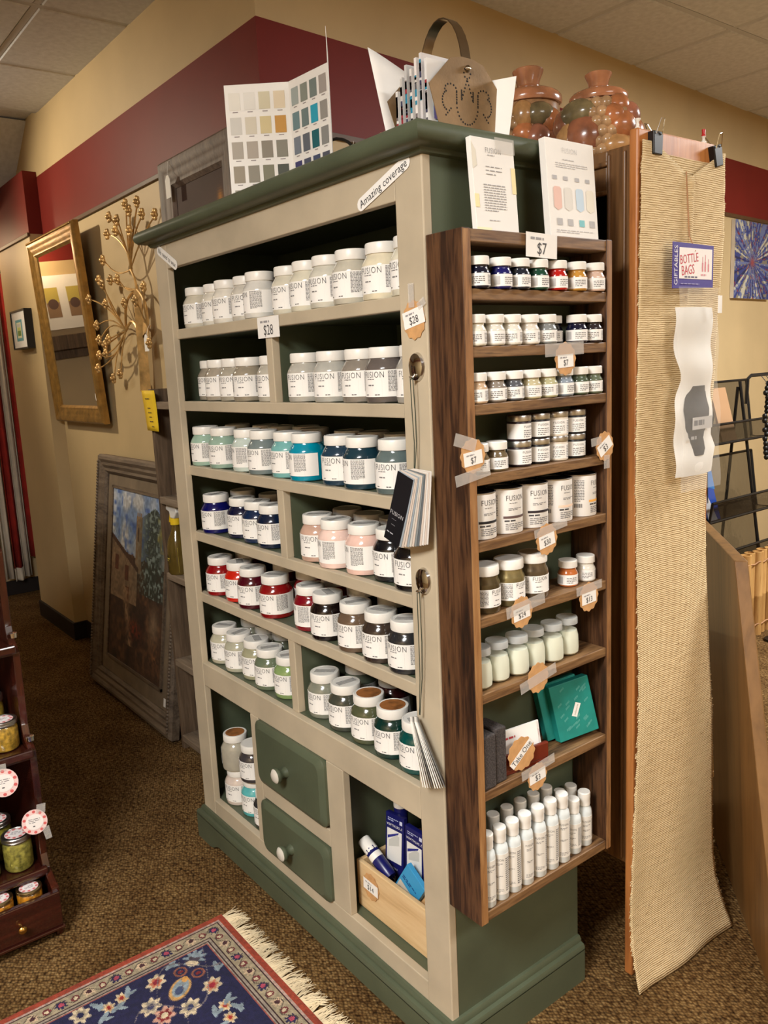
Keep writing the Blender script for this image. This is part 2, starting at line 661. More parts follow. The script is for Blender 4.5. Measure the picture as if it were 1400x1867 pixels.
ORD = ['first', 'second', 'third', 'fourth', 'fifth', 'sixth', 'seventh', 'eighth', 'ninth', 'tenth', 'eleventh', 'twelfth']
warm_texts(['FUSION', 'Amazing coverage', 'No need to wax', '$28', '$7', '$30', '$24', '$13', '$3', '$14', 'Mini Testers', 'Pints', 'Take One', 'BOTTLE', 'BAGS',
            'GIFTABLES', 'Hold it, Bag it, Giving it', '2" DETALLADA', 'DETALLADA', 'PRECISION', 'bra', 'MINERAL PAINT', 'Smooth', 'wax', 'Mini', 'Metallic', 'Wax', 'Stain', 'Milk Paint', 'Pottery',
            'Chow Chow', 'Green Tomato', 'Relish', '$6', 'ON', 'milestone', 'TSW', 'Primitives', 'Homestead Blue', 'STAIN & FINISHING OIL'])
# ================================================================ THE ROOM
CEIL = 2.77
XL, XR, YF, YB = -4.85, 3.6, -3.4, 5.4


def quadwall(name, p0, p1, bands):
    """vertical wall from p0 to p1 (xy) with painted bands (z0,z1,material), faces towards its right hand"""
    out = None
    m = {}
    for z0, z1, k in bands:
        m.setdefault(k, MB()).add([(*p0, z0), (*p1, z0), (*p1, z1), (*p0, z1)], [(0, 1, 2, 3)])
    for k, mb in m.items():
        if out is None:
            out = struct(mb.build(name, M[k]))
        else:
            mb.build('painted_band' if k == 'red' else 'wall_paint', M[k], out)
    return out


RB0, RB1 = 2.195, 2.49
BANDS = [(0, RB0, 'beige'), (RB1, CEIL + 0.05, 'beige'), (RB0, RB1, 'red')]
# floor
struct(MB().box(XL - 1.5, XR, YF, YB, -0.06, 0).build('floor', M['carpet']))
# ceiling: suspended tiles on a bar grid, sloping down at the far end of the aisle
P_ = 0.62
ceil_o = struct(MB().box(-3.6, XR, YF, YB, CEIL + 0.02, CEIL + 0.05).build('ceiling', M['tile']))
tl = MB()
e = 0.012
a_, b_ = P_ / 2 - 0.006, P_ / 2 - 0.02
tl.add([(-a_, -a_, 0.012), (a_, -a_, 0.012), (a_, a_, 0.012), (-a_, a_, 0.012), (-b_, -b_, 0), (b_, -b_, 0), (b_, b_, 0), (-b_, b_, 0)],
       [(4, 7, 6, 5), (0, 4, 5, 1), (1, 5, 6, 2), (2, 6, 7, 3), (3, 7, 4, 0)])
tme = tl.mesh('tile', M['tile'])
gx, gy = [], []
x = -2.145 - 2 * P_
while x < XR:
    gx.append(x)
    x += P_
y = 0.065 - 6 * P_
while y < YB:
    gy.append(y)
    y += P_
for x in gx[:-1]:
    for y in gy[:-1]:
        o = link('tile', tme, ceil_o)
        o.location = (x + P_ / 2, y + P_ / 2, CEIL)
for x in gx:
    MB().box(x - 0.012, x + 0.012, YF, YB, CEIL + 0.003, CEIL + 0.012).build('grid_bar', M['tbar'], ceil_o)
for y in gy:
    MB().box(-3.57, XR, y - 0.012, y + 0.012, CEIL + 0.0036, CEIL + 0.0125).build('grid_bar', M['tbar'], ceil_o)
sl = MB()
sl.add([(-3.57, YF, CEIL + 0.01), (-3.57, 1.6, CEIL + 0.01), (-4.16, 1.6, 2.37), (-4.16, YF, 2.37), (XL, 1.6, 2.37), (XL, YF, 2.37)], [(0, 1, 2, 3), (3, 2, 4, 5)])
sl.build('sloped_section', M['tile'], ceil_o)
# left wall (aisle wall) with a step, ending in the corner behind the green cabinet
CX, CY = -1.191, 0.402
wl = quadwall('wall_left', (-3.5, CY), (CX, CY), BANDS)
for nm, k, z0, z1 in (('pilaster', 'beige', 0, 2.205), ('painted_band', 'red', 2.205, 2.515)):
    MB().box(-4.16, -3.5, 0.332, CY + 0.1, z0, z1).build(nm, M[k], wl)
MB().add([(-4.3, CY, 2.3), (-3.5, CY, 2.3), (-3.5, CY, CEIL + .05), (-4.3, CY, CEIL + .05)], [(0, 1, 2, 3)]).build('wall_paint', M['beige'], wl)
MB().add([(-4.16, 0.4, 0), (-4.16, 1.6, 0), (-4.16, 1.6, 2.5), (-4.16, 0.4, 2.5)], [(0, 1, 2, 3)]).build('wall_paint', M['beige'], wl)
# back wall, turning away behind the brown hutch
BX, BY = -1.66, 5.4
wb = quadwall('wall_back', (CX, CY), (BX, BY), BANDS)
# far end of the aisle, and the walls behind the camera
wh = quadwall('wall_end', (XL, YF), (XL, 1.6), [(0, RB0, 'beige'), (RB0, 2.5, 'red')])
quadwall('wall_right', (XR, YB), (XR, YF), BANDS)
quadwall('wall_front', (XR, YF), (XL - 0.1, YF), BANDS)
quadwall('wall_far', (BX - 0.2, YB), (XR, YB), BANDS)
# thin picture rail under the red band
tr = struct(MB().box(-3.5, CX + 0.008, CY - 0.012, CY, RB0 - 0.014, RB0 + 0.004).build('trim_1', M['trimwood'], bev=0.002))
dB = Vector((BX - CX, BY - CY, 0)).normalized()
nB = Vector((dB.y, -dB.x, 0))
struct(MB().obox((CX, CY, RB0 - 0.014), dB * 5, nB * 0.012, (0, 0, 0.018)).build('trim_2', M['trimwood']))
struct(MB().box(-4.165, -3.49, 0.32, 0.334, 2.191, 2.209).build('trim_3', M['trimwood'], bev=0.002))
# black vinyl base
struct(MB().box(-3.5, CX, CY - 0.01, CY, 0, 0.1).build('baseboard_left', M['baseboard'], bev=0.003))
struct(MB().box(-4.17, -3.488, 0.32, 0.42, 0, 0.1).build('baseboard_pilaster', M['baseboard'], bev=0.004))
struct(MB().obox((CX, CY, 0), dB * 5, nB * 0.01, (0, 0, 0.1)).build('baseboard_back', M['baseboard']))
struct(MB().box(XL, XL + 0.012, YF, 1.6, 0, 0.1).build('baseboard_end', M['baseboard'], bev=0.003))
# pale door casing at the very left, partly hidden by the stand
dc = MB().box(-4.835, -4.80, 0.16, 0.265, 0, 2.05)
dc.box(-4.80, -4.79, 0.235, 0.265, 0, 2.05)
struct(dc.build('trim_4', M['doorwhite'], bev=0.003))

# ceiling light fixtures (out of view, they light the shop)
for i, (lp, pw) in enumerate(LIGHTS):
    t = thing('ceiling_light', ['recessed ceiling light panel above the counter side', 'recessed ceiling light panel beyond the hanging runner', 'recessed ceiling light panel behind the rug'][i], 'ceiling light', (lp[0], lp[1], CEIL))
    f = MB()
    for (x0, x1, y0, y1) in ((-0.32, -0.3, -0.62, 0.62), (0.3, 0.32, -0.62, 0.62), (-0.3, 0.3, -0.62, -0.6), (-0.3, 0.3, 0.6, 0.62)):
        f.box(x0, x1, y0, y1, -0.014, 0.004)
    f.build('frame', M['white'], t, world=False)
    MB().box(-0.3, 0.3, -0.6, 0.6, -0.008, 0.002).build('diffuser', M['frost'], t, world=False)
t = thing('added_fill_fixture', 'added spotlight out of view that brightens the picture wall', 'spotlight', (-3.55, -1.05, CEIL))  # made-up housing for the added wall fill spot, out of view
MB().box(-0.05, 0.05, -0.02, 0.02, -0.025, 0).build('fill_mount', M['white'], t, world=False, bev=0.002)
MB().tube([(0, 0, -0.02), (0, 0, -0.10)], 0.008, 8).build('stem', M['white'], t, 40, world=False)
_d = (Vector((-2.75, 0.4, 1.95)) - Vector((-3.55, -1.05, 2.60))).normalized()
_q = Vector((0, 0, -0.13))
MB().tube([_q - _d * 0.10, _q - _d * 0.02], [0.045, 0.055], 14).build('fill_can', M['white'], t, 40, world=False)
t = thing('aisle_lamp', 'small warm lamp on the far end wall of the aisle', 'lamp', (-4.84, -0.03, 2.26))
MB().lathe([(0, 0), (0.05, 0), (0.05, 0.02), (0, 0.02)], 16, z0=-0.2).build('wall_plate', M['brass'], t, world=False)
MB().tube([(0.0, 0, -0.18), (0.15, 0, -0.18), (0.22, 0, -0.15), (0.22, 0, -0.06)], 0.008, 6).build('arm', M['brass'], t, world=False)
MB().lathe([(0.03, -0.06), (0.03, -0.052), (0.0, -0.052)], 12, 0.22, 0).build('socket', M['brass'], t, world=False)

# ================================================================ GREEN PAINT CABINET
CW, CD = 1.1507, 0.400
Z6, ZLO, ZLB, ZB = 0.599, 0.528, 0.153, 0.099
SHELF = [1.570, 1.371, 1.188, 0.996, 0.812]
cab = thing('paint_cabinet', 'tall sage green shelf cabinet with greige face frame filled with paint jars', 'cabinet', (-CW / 2, 0.2, 0))
g, gr = M['green'], M['greige']
FT = 0.02
MB().box(-0.018, 0, FT, CD, 0.0, 1.805).build('side_panel', g, cab)
MB().box(-CW, -CW + 0.018, FT, CD, 0.0, 1.805).build('side_panel', g, cab)
MB().box(-CW + 0.018, -0.018, CD - 0.012, CD, 0.08, 1.805).build('back_panel', g, cab)
MB().box(-CW + 0.018, -0.018, FT, CD - 0.012, 1.79, 1.805).build('top_panel', g, cab)
# face frame
MB().box(-0.0745, 0.001, 0, FT, 0.09, 1.805).build('stile', gr, cab, bev=0.0025)
MB().box(-CW - 0.001, -1.0755, 0, FT, 0.09, 1.805).build('stile', gr, cab, bev=0.0025)
MB().box(-1.0755, -0.0745, 0.0005, FT, 1.733, 1.805).build('top_rail', gr, cab, bev=0.002)
MB().box(-1.0755, -0.0745, 0.0005, FT, ZLO, Z6).build('middle_rail', gr, cab, bev=0.002)
MB().box(-1.0755, -0.0745, 0.0005, FT, 0.085, ZLB).build('bottom_rail', gr, cab, bev=0.002)
MB().box(-0.796, -0.7535, 0.0005, FT, ZLB, ZLO).build('mullion', gr, cab, bev=0.002)
MB().box(-0.425, -0.355, 0.0005, FT, ZLB, ZLO).build('mullion', gr, cab, bev=0.002)
MB().box(-0.7535, -0.425, 0.0005, FT, 0.300, 0.346).build('drawer_rail', gr, cab, bev=0.002)
for z in SHELF + [Z6]:
    sh = MB().box(-CW + 0.018, -0.018, FT + (0.014 if z != Z6 else 0), CD - 0.012, z - 0.024, z).build('shelf', g, cab)
    if z != Z6:
        MB().box(-1.1, -0.05, 0.014, FT + 0.014, z - 0.026, z + 0.0008).build('shelf_edge', gr, sh, bev=0.002)
MB().box(-CW + 0.018, -0.018, FT, CD - 0.012, ZLB - 0.02, ZLB - 0.002).build('bottom_board', g, cab)
for x0, x1, z0, z1 in ((-0.594, -0.566, SHELF[1], SHELF[0] - 0.024), (-0.592, -0.563, SHELF[3], SHELF[2] - 0.024), (-0.588, -0.559, Z6, SHELF[4] - 0.024)):
    d = MB().box(x0, x1, 0.036, CD - 0.012, z0, z1).build('divider', g, cab)
    MB().box(x0, x1, 0.015, 0.036, z0, z1).build('divider_edge', gr, d, bev=0.002)
for x in (-0.78, -0.412):
    MB().box(x - 0.008, x + 0.008, FT, CD - 0.012, ZLB - 0.002, Z6 - 0.024).build('partition', g, cab)
# two drawers with rounded raised fronts
for z0, z1 in ((0.349, 0.528), (0.147, 0.298)):
    x0, x1 = -0.757, -0.423

    def rr(ins, n=5, r=0.022):
        pts = []
        a0, a1, b0, b1 = x0 + ins, x1 - ins, z0 + ins, z1 - ins
        for cx, cz, st in ((a1 - r, b1 - r, 0), (a0 + r, b1 - r, 90), (a0 + r, b0 + r, 180), (a1 - r, b0 + r, 270)):
            for i in range(n):
                an = math.radians(st + 90 * i / (n - 1))
                pts.append((cx + r * math.cos(an), cz + r * math.sin(an)))
        return pts
    dm = MB()
    r0, r1, r2 = rr(0), rr(0.002), rr(0.016)
    n = len(r0)
    for ring, yy in ((r0, 0.012), (r0, -0.006), (r1, -0.0085), (r2, -0.016)):
        dm.v += [(p[0], yy, p[1]) for p in ring]
    for k in range(3):
        dm.f += [(k * n + i, (k + 1) * n + i, (k + 1) * n + (i + 1) % n, k * n + (i + 1) % n) for i in range(n)]
    dm.f.append(tuple(range(3 * n, 4 * n)))
    dm.c = [None] * len(dm.f)
    dr = dm.build('drawer', g, cab, smooth=25)
    kz = (z0 + z1) / 2
    kn = MB().lathe([(0, 0), (0.015, 0), (0.012, 0.008), (0.0115, 0.014), (0.018, 0.021), (0.0205, 0.027), (0.0185, 0.032)], 20)
    kt = MB().lathe([(0.0185, 0.032), (0.013, 0.0365), (0, 0.038)], 20)
    for mb_, nm, mt in ((kn, 'knob', g), (kt, 'knob_face', M['doorwhite'])):
        mb_.v = [(-0.592 + p[0], -0.016 - p[2], kz + p[1]) for p in mb_.v]
        mb_.build(nm, mt, dr, smooth=50)


# cornice with rounded lip
def mould(prof, name, mat, parent, x0, x1, y0, y1, smooth=40):
    """sweep profile (out, z) round left, front and right of a rectangle, mitred"""
    m = MB()
    n = len(prof)
    for o_, z in prof:
        m.v += [(x0 - o_, y1, z), (x0 - o_, y0 - o_, z), (x1 + o_, y0 - o_, z), (x1 + o_, y1, z)]
    for k in range(n - 1):
        for s_ in range(3):
            m.f.append((k * 4 + s_, k * 4 + s_ + 1, (k + 1) * 4 + s_ + 1, (k + 1) * 4 + s_))
    m.f.append((0, 4 * (n - 1), *[4 * k for k in range(n - 2, 0, -1)])) if n > 2 else None
    m.f.append(tuple(4 * k + 3 for k in range(n)))
    m.c = [None] * len(m.f)
    return m.build(name, mat, parent, smooth=smooth)


cp = [(0.0, 1.797), (0.008, 1.799), (0.012, 1.806), (0.024, 1.808)]
cp += [(0.024 + 0.018 * math.sin(a), 1.826 - 0.018 * math.cos(a)) for a in [PI * i / 8 for i in range(0, 9)]]
cp += [(0.0, 1.844)]
mould(cp, 'cornice', g, cab, -CW, 0, 0, CD)
MB().box(-CW, 0, 0.0, CD, 1.806, 1.8435).build('cabinet_top', g, cab)
# base moulding with an arched skirt
bp = [(0.0, 0.108), (0.006, 0.107), (0.010, 0.100), (0.010, 0.094), (0.018, 0.092), (0.021, 0.086), (0.021, 0.078)]
mould(bp, 'base_moulding', g, cab, -CW, 0, 0, CD)


def skirt_poly(L):
    f_, h = 0.10, 0.024
    pts = [(0, 0), (f_ * 0.8, 0)]
    pts += [(f_ * 0.8 + 0.07 * t_, h * (0.5 - 0.5 * math.cos(PI * t_))) for t_ in [i / 6 for i in range(1, 7)]]
    pts += [(L - p[0], p[1]) for p in pts[::-1]]
    return pts + [(L, 0.08), (0, 0.08)]


sp_ = skirt_poly(CW + 0.042)
MB().prism(sp_, lambda u, v: (-CW - 0.021 + u, -0.021, v), lambda u, v: (-CW - 0.021 + u, -0.003, v)).build('skirt', g, cab)
ss = [(0, 0.0), (CD + 0.02, 0.0), (CD + 0.02, 0.08), (0, 0.08)]
for xs in (0.003, -CW - 0.021):
    MB().prism(ss, lambda u, v: (xs, -0.02 + u, v), lambda u, v: (xs + 0.018, -0.02 + u, v)).build('skirt', g, cab)

# ================================================================ WOODEN SIDE RACK
RK = [1.566, 1.470, 1.3715, 1.248, 1.128, 0.987, 0.841, 0.647, 0.398]
RX = 0.093
rack = thing('spice_rack', 'dark stained wooden rack hung on the side of the green cabinet', 'rack', (0.046, 0.2, 0.376))
rw, rs = M['rackwood'], M['rackshelf']
MB().box(0.0015, RX, 0.003, 0.021, 0.375, 1.664).build('side_board', rw, rack, bev=0.0015)
MB().box(0.0015, RX, 0.3845, 0.3995, 0.38, 1.664).build('side_board', rw, rack, bev=0.0015)
for y0_, y1_ in ((0.0035, 0.0205), (0.385, 0.399)):
    MB().box(RX + 0.0001, RX + 0.0007, y0_, y1_, 0.377, 1.662).build('worn_edge', M['rackedge'], rack)
MB().box(0.0015, RX - 0.001, 0.021, 0.3845, 1.642, 1.663).build('top_board', rs, rack, bev=0.0015)
for i, z in enumerate(RK):
    MB().box(0.0015, RX - 0.001, 0.021, 0.3845, z - (0.019 if i < 8 else 0.02), z).build('shelf', rs, rack, bev=0.0015)
# ================================================================ PAINT JARS
LR = 0.0449


def curved_label(R, z0, z1, a0, a1, n=14, t=0.0004):
    m = MB()
    vs = []
    for i in range(n + 1):
        a = a0 + (a1 - a0) * i / n
        for r in (R, R + t):
            for z in (z0, z1):
                vs.append((r * math.sin(a), -r * math.cos(a), z))
    fs = []
    for i in range(n):
        k = i * 4
        fs += [(k + 2, k + 6, k + 7, k + 3), (k, k + 1, k + 5, k + 4), (k + 1, k + 3, k + 7, k + 5), (k, k + 4, k + 6, k + 2)]
    fs += [(0, 2, 3, 1), (n * 4, n * 4 + 1, n * 4 + 3, n * 4 + 2)]
    return m.add(vs, fs)


INK, GREY = (58, 56, 58), (120, 118, 118)


def pint_proto():
    t = thing('paint_jar', '', 'paint jar', (0, 0, -5), group='pint paint jars in the green cabinet')
    WM.pop(t.name)
    MB().lathe([(0, 0.0), (0.040, 0.0), (0.0432, 0.002), (0.0445, 0.007), (0.0445, 0.066), (0.0432, 0.071), (0.0375, 0.081), (0.0345, 0.085), (0.0342, 0.094)], 28).build('body', paint((200, 195, 185)), t, 35, world=False)
    lid = MB()
    lid.lathe([(0.0335, 0.0885), (0.0362, 0.0885), (0.0366, 0.090), (0.0364, 0.107), (0.0352, 0.1095), (0.0330, 0.110), (0.0322, 0.1092), (0, 0.1092)], 28)
    lid.build('lid', M['white'], t, 30, world=False)
    lb = curved_label(0.0446, 0.0125, 0.0655, -2.1, 2.1).build('label', M['paper'], t, 30, world=False)
    p = Pr()
    p.text('FUSION', 0, 0.0555, 0.050, INK, ys=1.25)
    p.lines(-0.016, 0.016, 0.0455, 0.049, 1, GREY, 3, 0.5, 5)
    p.lines(-0.014, 0.012, 0.033, 0.038, 1, GREY, 5, 0.5, 3)
    p.lines(-0.022, -0.010, 0.0155, 0.018, 1, INK, 7, 0.7, 3)
    p.lines(0.004, 0.022, 0.0155, 0.018, 1, INK, 8, 0.7, 3)
    for u0, u1 in ((0.033, 0.064), (-0.066, -0.035)):
        p.lines(u0, u1, 0.0225, 0.0635, 15, GREY, 11 + int(u0 * 1000), 0.55, 6)
    p.build('lettering', lb, wrap(0.0451), eps=0.00005)
    return t


PINT = pint_proto()
_first = {}


def place(proto, loc, rotz, label, group=None, mat=None, part='body'):
    if proto.name not in _first:
        _first[proto.name] = True
        r = proto
        r.location = loc
        r.rotation_euler = (0, 0, rotz)
        r['label'] = label
        if group:
            r['group'] = group
    else:
        r = copy_tree(proto, loc, rotz, label, group)
    if mat:
        set_mat(r, part, mat)
    return r


def disc_on(r, R, z, mat, name):
    MB().lathe([(R, z), (R, z + 0.0006), (0, z + 0.0006)], 20).build(name, mat, r, world=False)


CN = {}


_tape = MB().prism([(-0.026, -0.010), (0.024, -0.012), (0.027, 0.007), (-0.023, 0.010)], lambda u, v: (u, v, 0.1094), lambda u, v: (u, v, 0.1097)).mesh('lid_tape', M['lidtape'])


def jar_row(where, data, z, group, row='front row', dy=0.0, rots=None):
    """data: (x, y, colour, colour name)"""
    n = len(data)
    for i, d in enumerate(data):
        x, y_, c, nm = d[:4]
        rot = (rots or {}).get(i, rnd.uniform(0.05, 0.45))
        r = place(PINT, (x, y_, z + 0.001), rot, '%s paint jar, %s from left, %s on %s' % (nm, ORD[i], row, where), group, paint(c))
        if row == 'front row' and z < 1.1 and len(d) == 4:
            tp = link('lid_tape', _tape, r)
            tp.rotation_euler = (0, 0, rnd.uniform(0, 3))
        if len(d) > 4:
            disc_on(r, 0.029, 0.1093, M['kraftdk'], 'lid_sticker')


G = 'pint paint jars on the %s'
w1 = [(-1.048, .074, (200, 192, 174), 'putty white'), (-.955, .084, (214, 208, 194), 'soft white'), (-.863, .07, (218, 212, 200), 'chalk white'), (-.77, .076, (196, 190, 178), 'pale stone'),
      (-.681, .062, (206, 203, 196), 'cool white'), (-.571, .078, (204, 198, 180), 'bone white'), (-.478, .07, (208, 202, 182), 'ivory'), (-.388, .064, (198, 194, 180), 'light putty'),
      (-.297, .062, (186, 180, 164), 'pale taupe'), (-.196, .064, (214, 204, 178), 'cream'), (-.104, .062, (212, 206, 186), 'linen white')]
jar_row('the top shelf', w1, SHELF[0], G % 'top shelf', 'single row', rots={3: 0.5, 4: -0.35})
jar_row('the second shelf, left bay', [(-1.04, .096, (150, 140, 124), 'khaki grey'), (-.95, .074, (158, 148, 132), 'warm grey'), (-.858, .07, (162, 155, 140), 'stone grey'), (-.767, .062, (146, 136, 118), 'taupe'), (-.640, .062, (176, 170, 156), 'pale grey')],
        SHELF[1], G % 'second shelf', rots={3: 0.62})
jar_row('the second shelf, right bay', [(-.498, .062, (172, 168, 158), 'light grey'), (-.39, .062, (168, 166, 158), 'silver grey'), (-.288, .066, (130, 122, 112), 'mushroom grey'), (-.199, .062, (94, 86, 82), 'dark grey brown'), (-.1, .062, (160, 155, 146), 'ash grey')],
        SHELF[1], G % 'second shelf')
jar_row('the third shelf', [(-1.051, .062, (150, 178, 160), 'mint green'), (-.939, .062, (142, 168, 152), 'sage mint'), (-.81, .066, (186, 198, 190), 'ice grey'), (-.718, .062, (112, 124, 124), 'blue grey'), (-.606, .066, (112, 168, 166), 'soft aqua'),
                            (-.516, .062, (0, 132, 158), 'bright turquoise'), (-.384, .066, (30, 54, 72), 'dark slate blue'), (-.295, .062, (24, 52, 64), 'deep teal blue'), (-.181, .062, (90, 104, 104), 'pewter grey')],
        SHELF[2], G % 'third shelf', rots={2: -0.5, 5: -0.55, 7: -0.45, 6: 0.35})
jar_row('the third shelf', [(-1.027, .152, (120, 140, 128), 'dusty green'), (-.9, .172, (96, 120, 118), 'grey teal'), (-.81, .168, (130, 140, 136), 'pale teal grey'), (-.718, .19, (60, 90, 100), 'storm blue'), (-.627, .158, (90, 140, 140), 'muted aqua'),
                            (-.474, .155, (24, 60, 76), 'ink blue'), (-.38, .158, (30, 50, 62), 'night blue'), (-.277, .152, (70, 84, 86), 'slate grey')], SHELF[2], G % 'third shelf', 'back row')
jar_row('the fourth shelf, left bay', [(-1.021, .062, (12, 14, 84), 'ultramarine blue'), (-.896, .08, (14, 18, 48), 'dark navy'), (-.806, .078, (14, 36, 70), 'denim blue'), (-.716, .072, (12, 26, 50), 'midnight blue'), (-.638, .112, (20, 32, 48), 'blue black')],
        SHELF[3], G % 'fourth shelf')
jar_row('the fourth shelf, left bay', [(-1.027, .152, (20, 26, 60), 'deep navy'), (-.89, .17, (24, 34, 60), 'dusky navy')], SHELF[3], G % 'fourth shelf', 'back row')
jar_row('the fourth shelf, right bay', [(-.502, .07, (188, 154, 136), 'dusty peach'), (-.413, .062, (226, 196, 184), 'pale pink'), (-.316, .07, (220, 184, 171), 'blush pink'), (-.225, .078, (14, 15, 20), 'black'), (-.135, .062, (16, 16, 19), 'charcoal black')],
        SHELF[3], G % 'fourth shelf', rots={1: -0.6, 2: -0.6})
jar_row('the fourth shelf, right bay', [(-.506, .16, (120, 100, 90), 'mocha'), (-.41, .154, (170, 140, 128), 'rosy beige'), (-.319, .16, (40, 36, 36), 'soft black')], SHELF[3], G % 'fourth shelf', 'back row')
jar_row('the fifth shelf', [(-1.026, .062, (132, 12, 18), 'crimson'), (-.923, .07, (190, 30, 14), 'orange red'), (-.833, .062, (70, 8, 22), 'burgundy'), (-.713, .062, (126, 16, 18), 'brick red'), (-.557, .072, (116, 8, 24), 'cranberry red'),
                            (-.467, .062, (20, 11, 11), 'espresso black'), (-.354, .062, (96, 78, 62), 'mocha brown'), (-.259, .062, (52, 42, 36), 'dark umber'), (-.168, .062, (38, 39, 41), 'graphite')], SHELF[4], G % 'fifth shelf', rots={4: -0.6})
jar_row('the fifth shelf', [(-1.027, .152, (120, 14, 16), 'dark red'), (-.807, .152, (80, 12, 20), 'wine red'), (-.687, .152, (130, 14, 18), 'cherry red'), (-.579, .162, (120, 10, 14), 'scarlet'), (-.453, .152, (40, 34, 32), 'dark brown'), (-.33, .152, (60, 54, 48), 'walnut brown')], SHELF[4], G % 'fifth shelf', 'back row')
jar_row('the sixth shelf, left bay', [(-1.044, .066, (176, 172, 150), 'pale olive white'), (-.951, .064, (168, 166, 146), 'oat green'), (-.861, .072, (152, 150, 122), 'khaki green'), (-.77, .062, (96, 108, 86), 'sage green'), (-.680, .070, (126, 150, 94), 'moss green')],
        Z6, G % 'sixth shelf')
jar_row('the sixth shelf, left bay', [(-1.045, .162, (150, 150, 130), 'lichen green'), (-.952, .158, (170, 166, 150), 'pale sage'), (-.863, .165, (110, 116, 96), 'grey green')], Z6, G % 'sixth shelf', 'back row')
jar_row('the sixth shelf, right bay', [(-.5135, .070, (124, 126, 112), 'putty green grey'), (-.418, .066, (62, 65, 56), 'dark olive grey'), (-.326, .066, (76, 80, 56), 'olive green', 1), (-.234, .063, (8, 44, 38), 'forest green', 1), (-.142, .060, (4, 68, 64), 'emerald teal')],
        Z6, G % 'sixth shelf')
jar_row('the sixth shelf, right bay', [(-.50, .166, (96, 104, 88), 'dull green'), (-.372, .174, (60, 20, 24), 'maroon')], Z6, G % 'sixth shelf', 'back row')
jar_row('the cabinet floor bay', [(-1.031, .068, (206, 190, 178), 'pale blush'), (-.939, .074, (88, 172, 174), 'light aqua'), (-.850, .066, (46, 46, 48), 'black grey')], ZLB - 0.003, 'paint jars in the lower left bay', 'lower row')
jar_row('the cabinet floor bay', [(-1.033, .066, (168, 162, 146), 'mushroom', 1), (-.932, .072, (62, 58, 60), 'charcoal')], ZLB - 0.003 + 0.1105, 'paint jars in the lower left bay', 'stacked row', rots={0: -2.6})


# ================================================================ RACK STOCK
def tester_proto():
    t = thing('tester_jar', '', 'tester jar', (0, 0, -5), group='mini tester jars on the wooden rack')
    WM.pop(t.name)
    MB().lathe([(0, 0), (0.0185, 0), (0.0203, 0.002), (0.0203, 0.026), (0.0195, 0.0285), (0.0165, 0.0335), (0.0163, 0.037), (0.0178, 0.0395)], 20).build('body', paint((200, 195, 185)), t, 35, world=False)
    MB().lathe([(0.0176, 0.0385), (0.0192, 0.0385), (0.0194, 0.0395), (0.0193, 0.0515), (0.0184, 0.053), (0, 0.053)], 20).build('lid', M['white'], t, 30, world=False)
    lb = curved_label(0.0204, 0.004, 0.0245, -2.3, 2.3, 12).build('label', M['paper'], t, 30, world=False)
    p = Pr()
    p.lines(-0.010, 0.012, 0.007, 0.020, 4, GREY, 3, 0.45, 4)
    for j in range(6):
        p.rect(-0.030 + 0.002 * j, -0.028 + 0.002 * j, 0.007, 0.021, (190, 188, 186))
    p.lines(0.020, 0.036, 0.006, 0.022, 7, GREY, 9, 0.5, 4)
    p.build('lettering', lb, wrap(0.0209), eps=0.00005)
    return t


TEST = tester_proto()


def testers(where, z, data, x=0.078):
    for i, d in enumerate(data):
        y_, c, nm = d[:3]
        xx = d[3] if len(d) > 3 else x
        place(TEST, (xx, y_, z + 0.0008), PI / 2 - 0.35 + rnd.uniform(-0.5, 0.5), '%s mini tester jar, %s from left on %s' % (nm, ORD[i], where), 'mini tester jars on the wooden rack', paint(c))


testers('the top rack shelf', RK[0], [(.050, (14, 18, 40), 'blue black'), (.104, (18, 20, 92), 'royal blue'), (.151, (24, 32, 46), 'dark slate'), (.200, (16, 66, 50), 'emerald green'), (.252, (178, 26, 22), 'red'), (.308, (190, 138, 58), 'mustard yellow'), (.362, (208, 178, 160), 'pale pink')], 0.080)
testers('the second rack shelf', RK[1], [(.043, (222, 218, 202), 'ivory'), (.089, (214, 210, 198), 'off white'), (.132, (220, 216, 204), 'soft white'), (.179, (218, 210, 196), 'cream'), (.227, (126, 130, 130), 'grey'), (.285, (14, 15, 24), 'ink', 0.040), (.315, (16, 18, 44), 'navy'), (.361, (40, 32, 40), 'plum black')], 0.075)
testers('the third rack shelf', RK[2], [(.044, (196, 168, 138), 'peach beige'), (.091, (136, 126, 116), 'mushroom'), (.136, (84, 86, 92), 'slate'), (.183, (190, 180, 146), 'pale olive'), (.229, (178, 174, 136), 'soft green'), (.275, (136, 148, 160), 'powder blue'), (.320, (74, 88, 70), 'moss green'), (.363, (98, 108, 88), 'sage')], 0.074)
testers('the fourth rack shelf', RK[3], [(.046, (106, 90, 64), 'bronze'), (.093, (104, 90, 66), 'antique gold')], 0.072)
testers('the metallic shelf of the rack', RK[5], [(.304, (186, 104, 52), 'copper'), (.360, (222, 218, 206), 'pearl white')], 0.058)


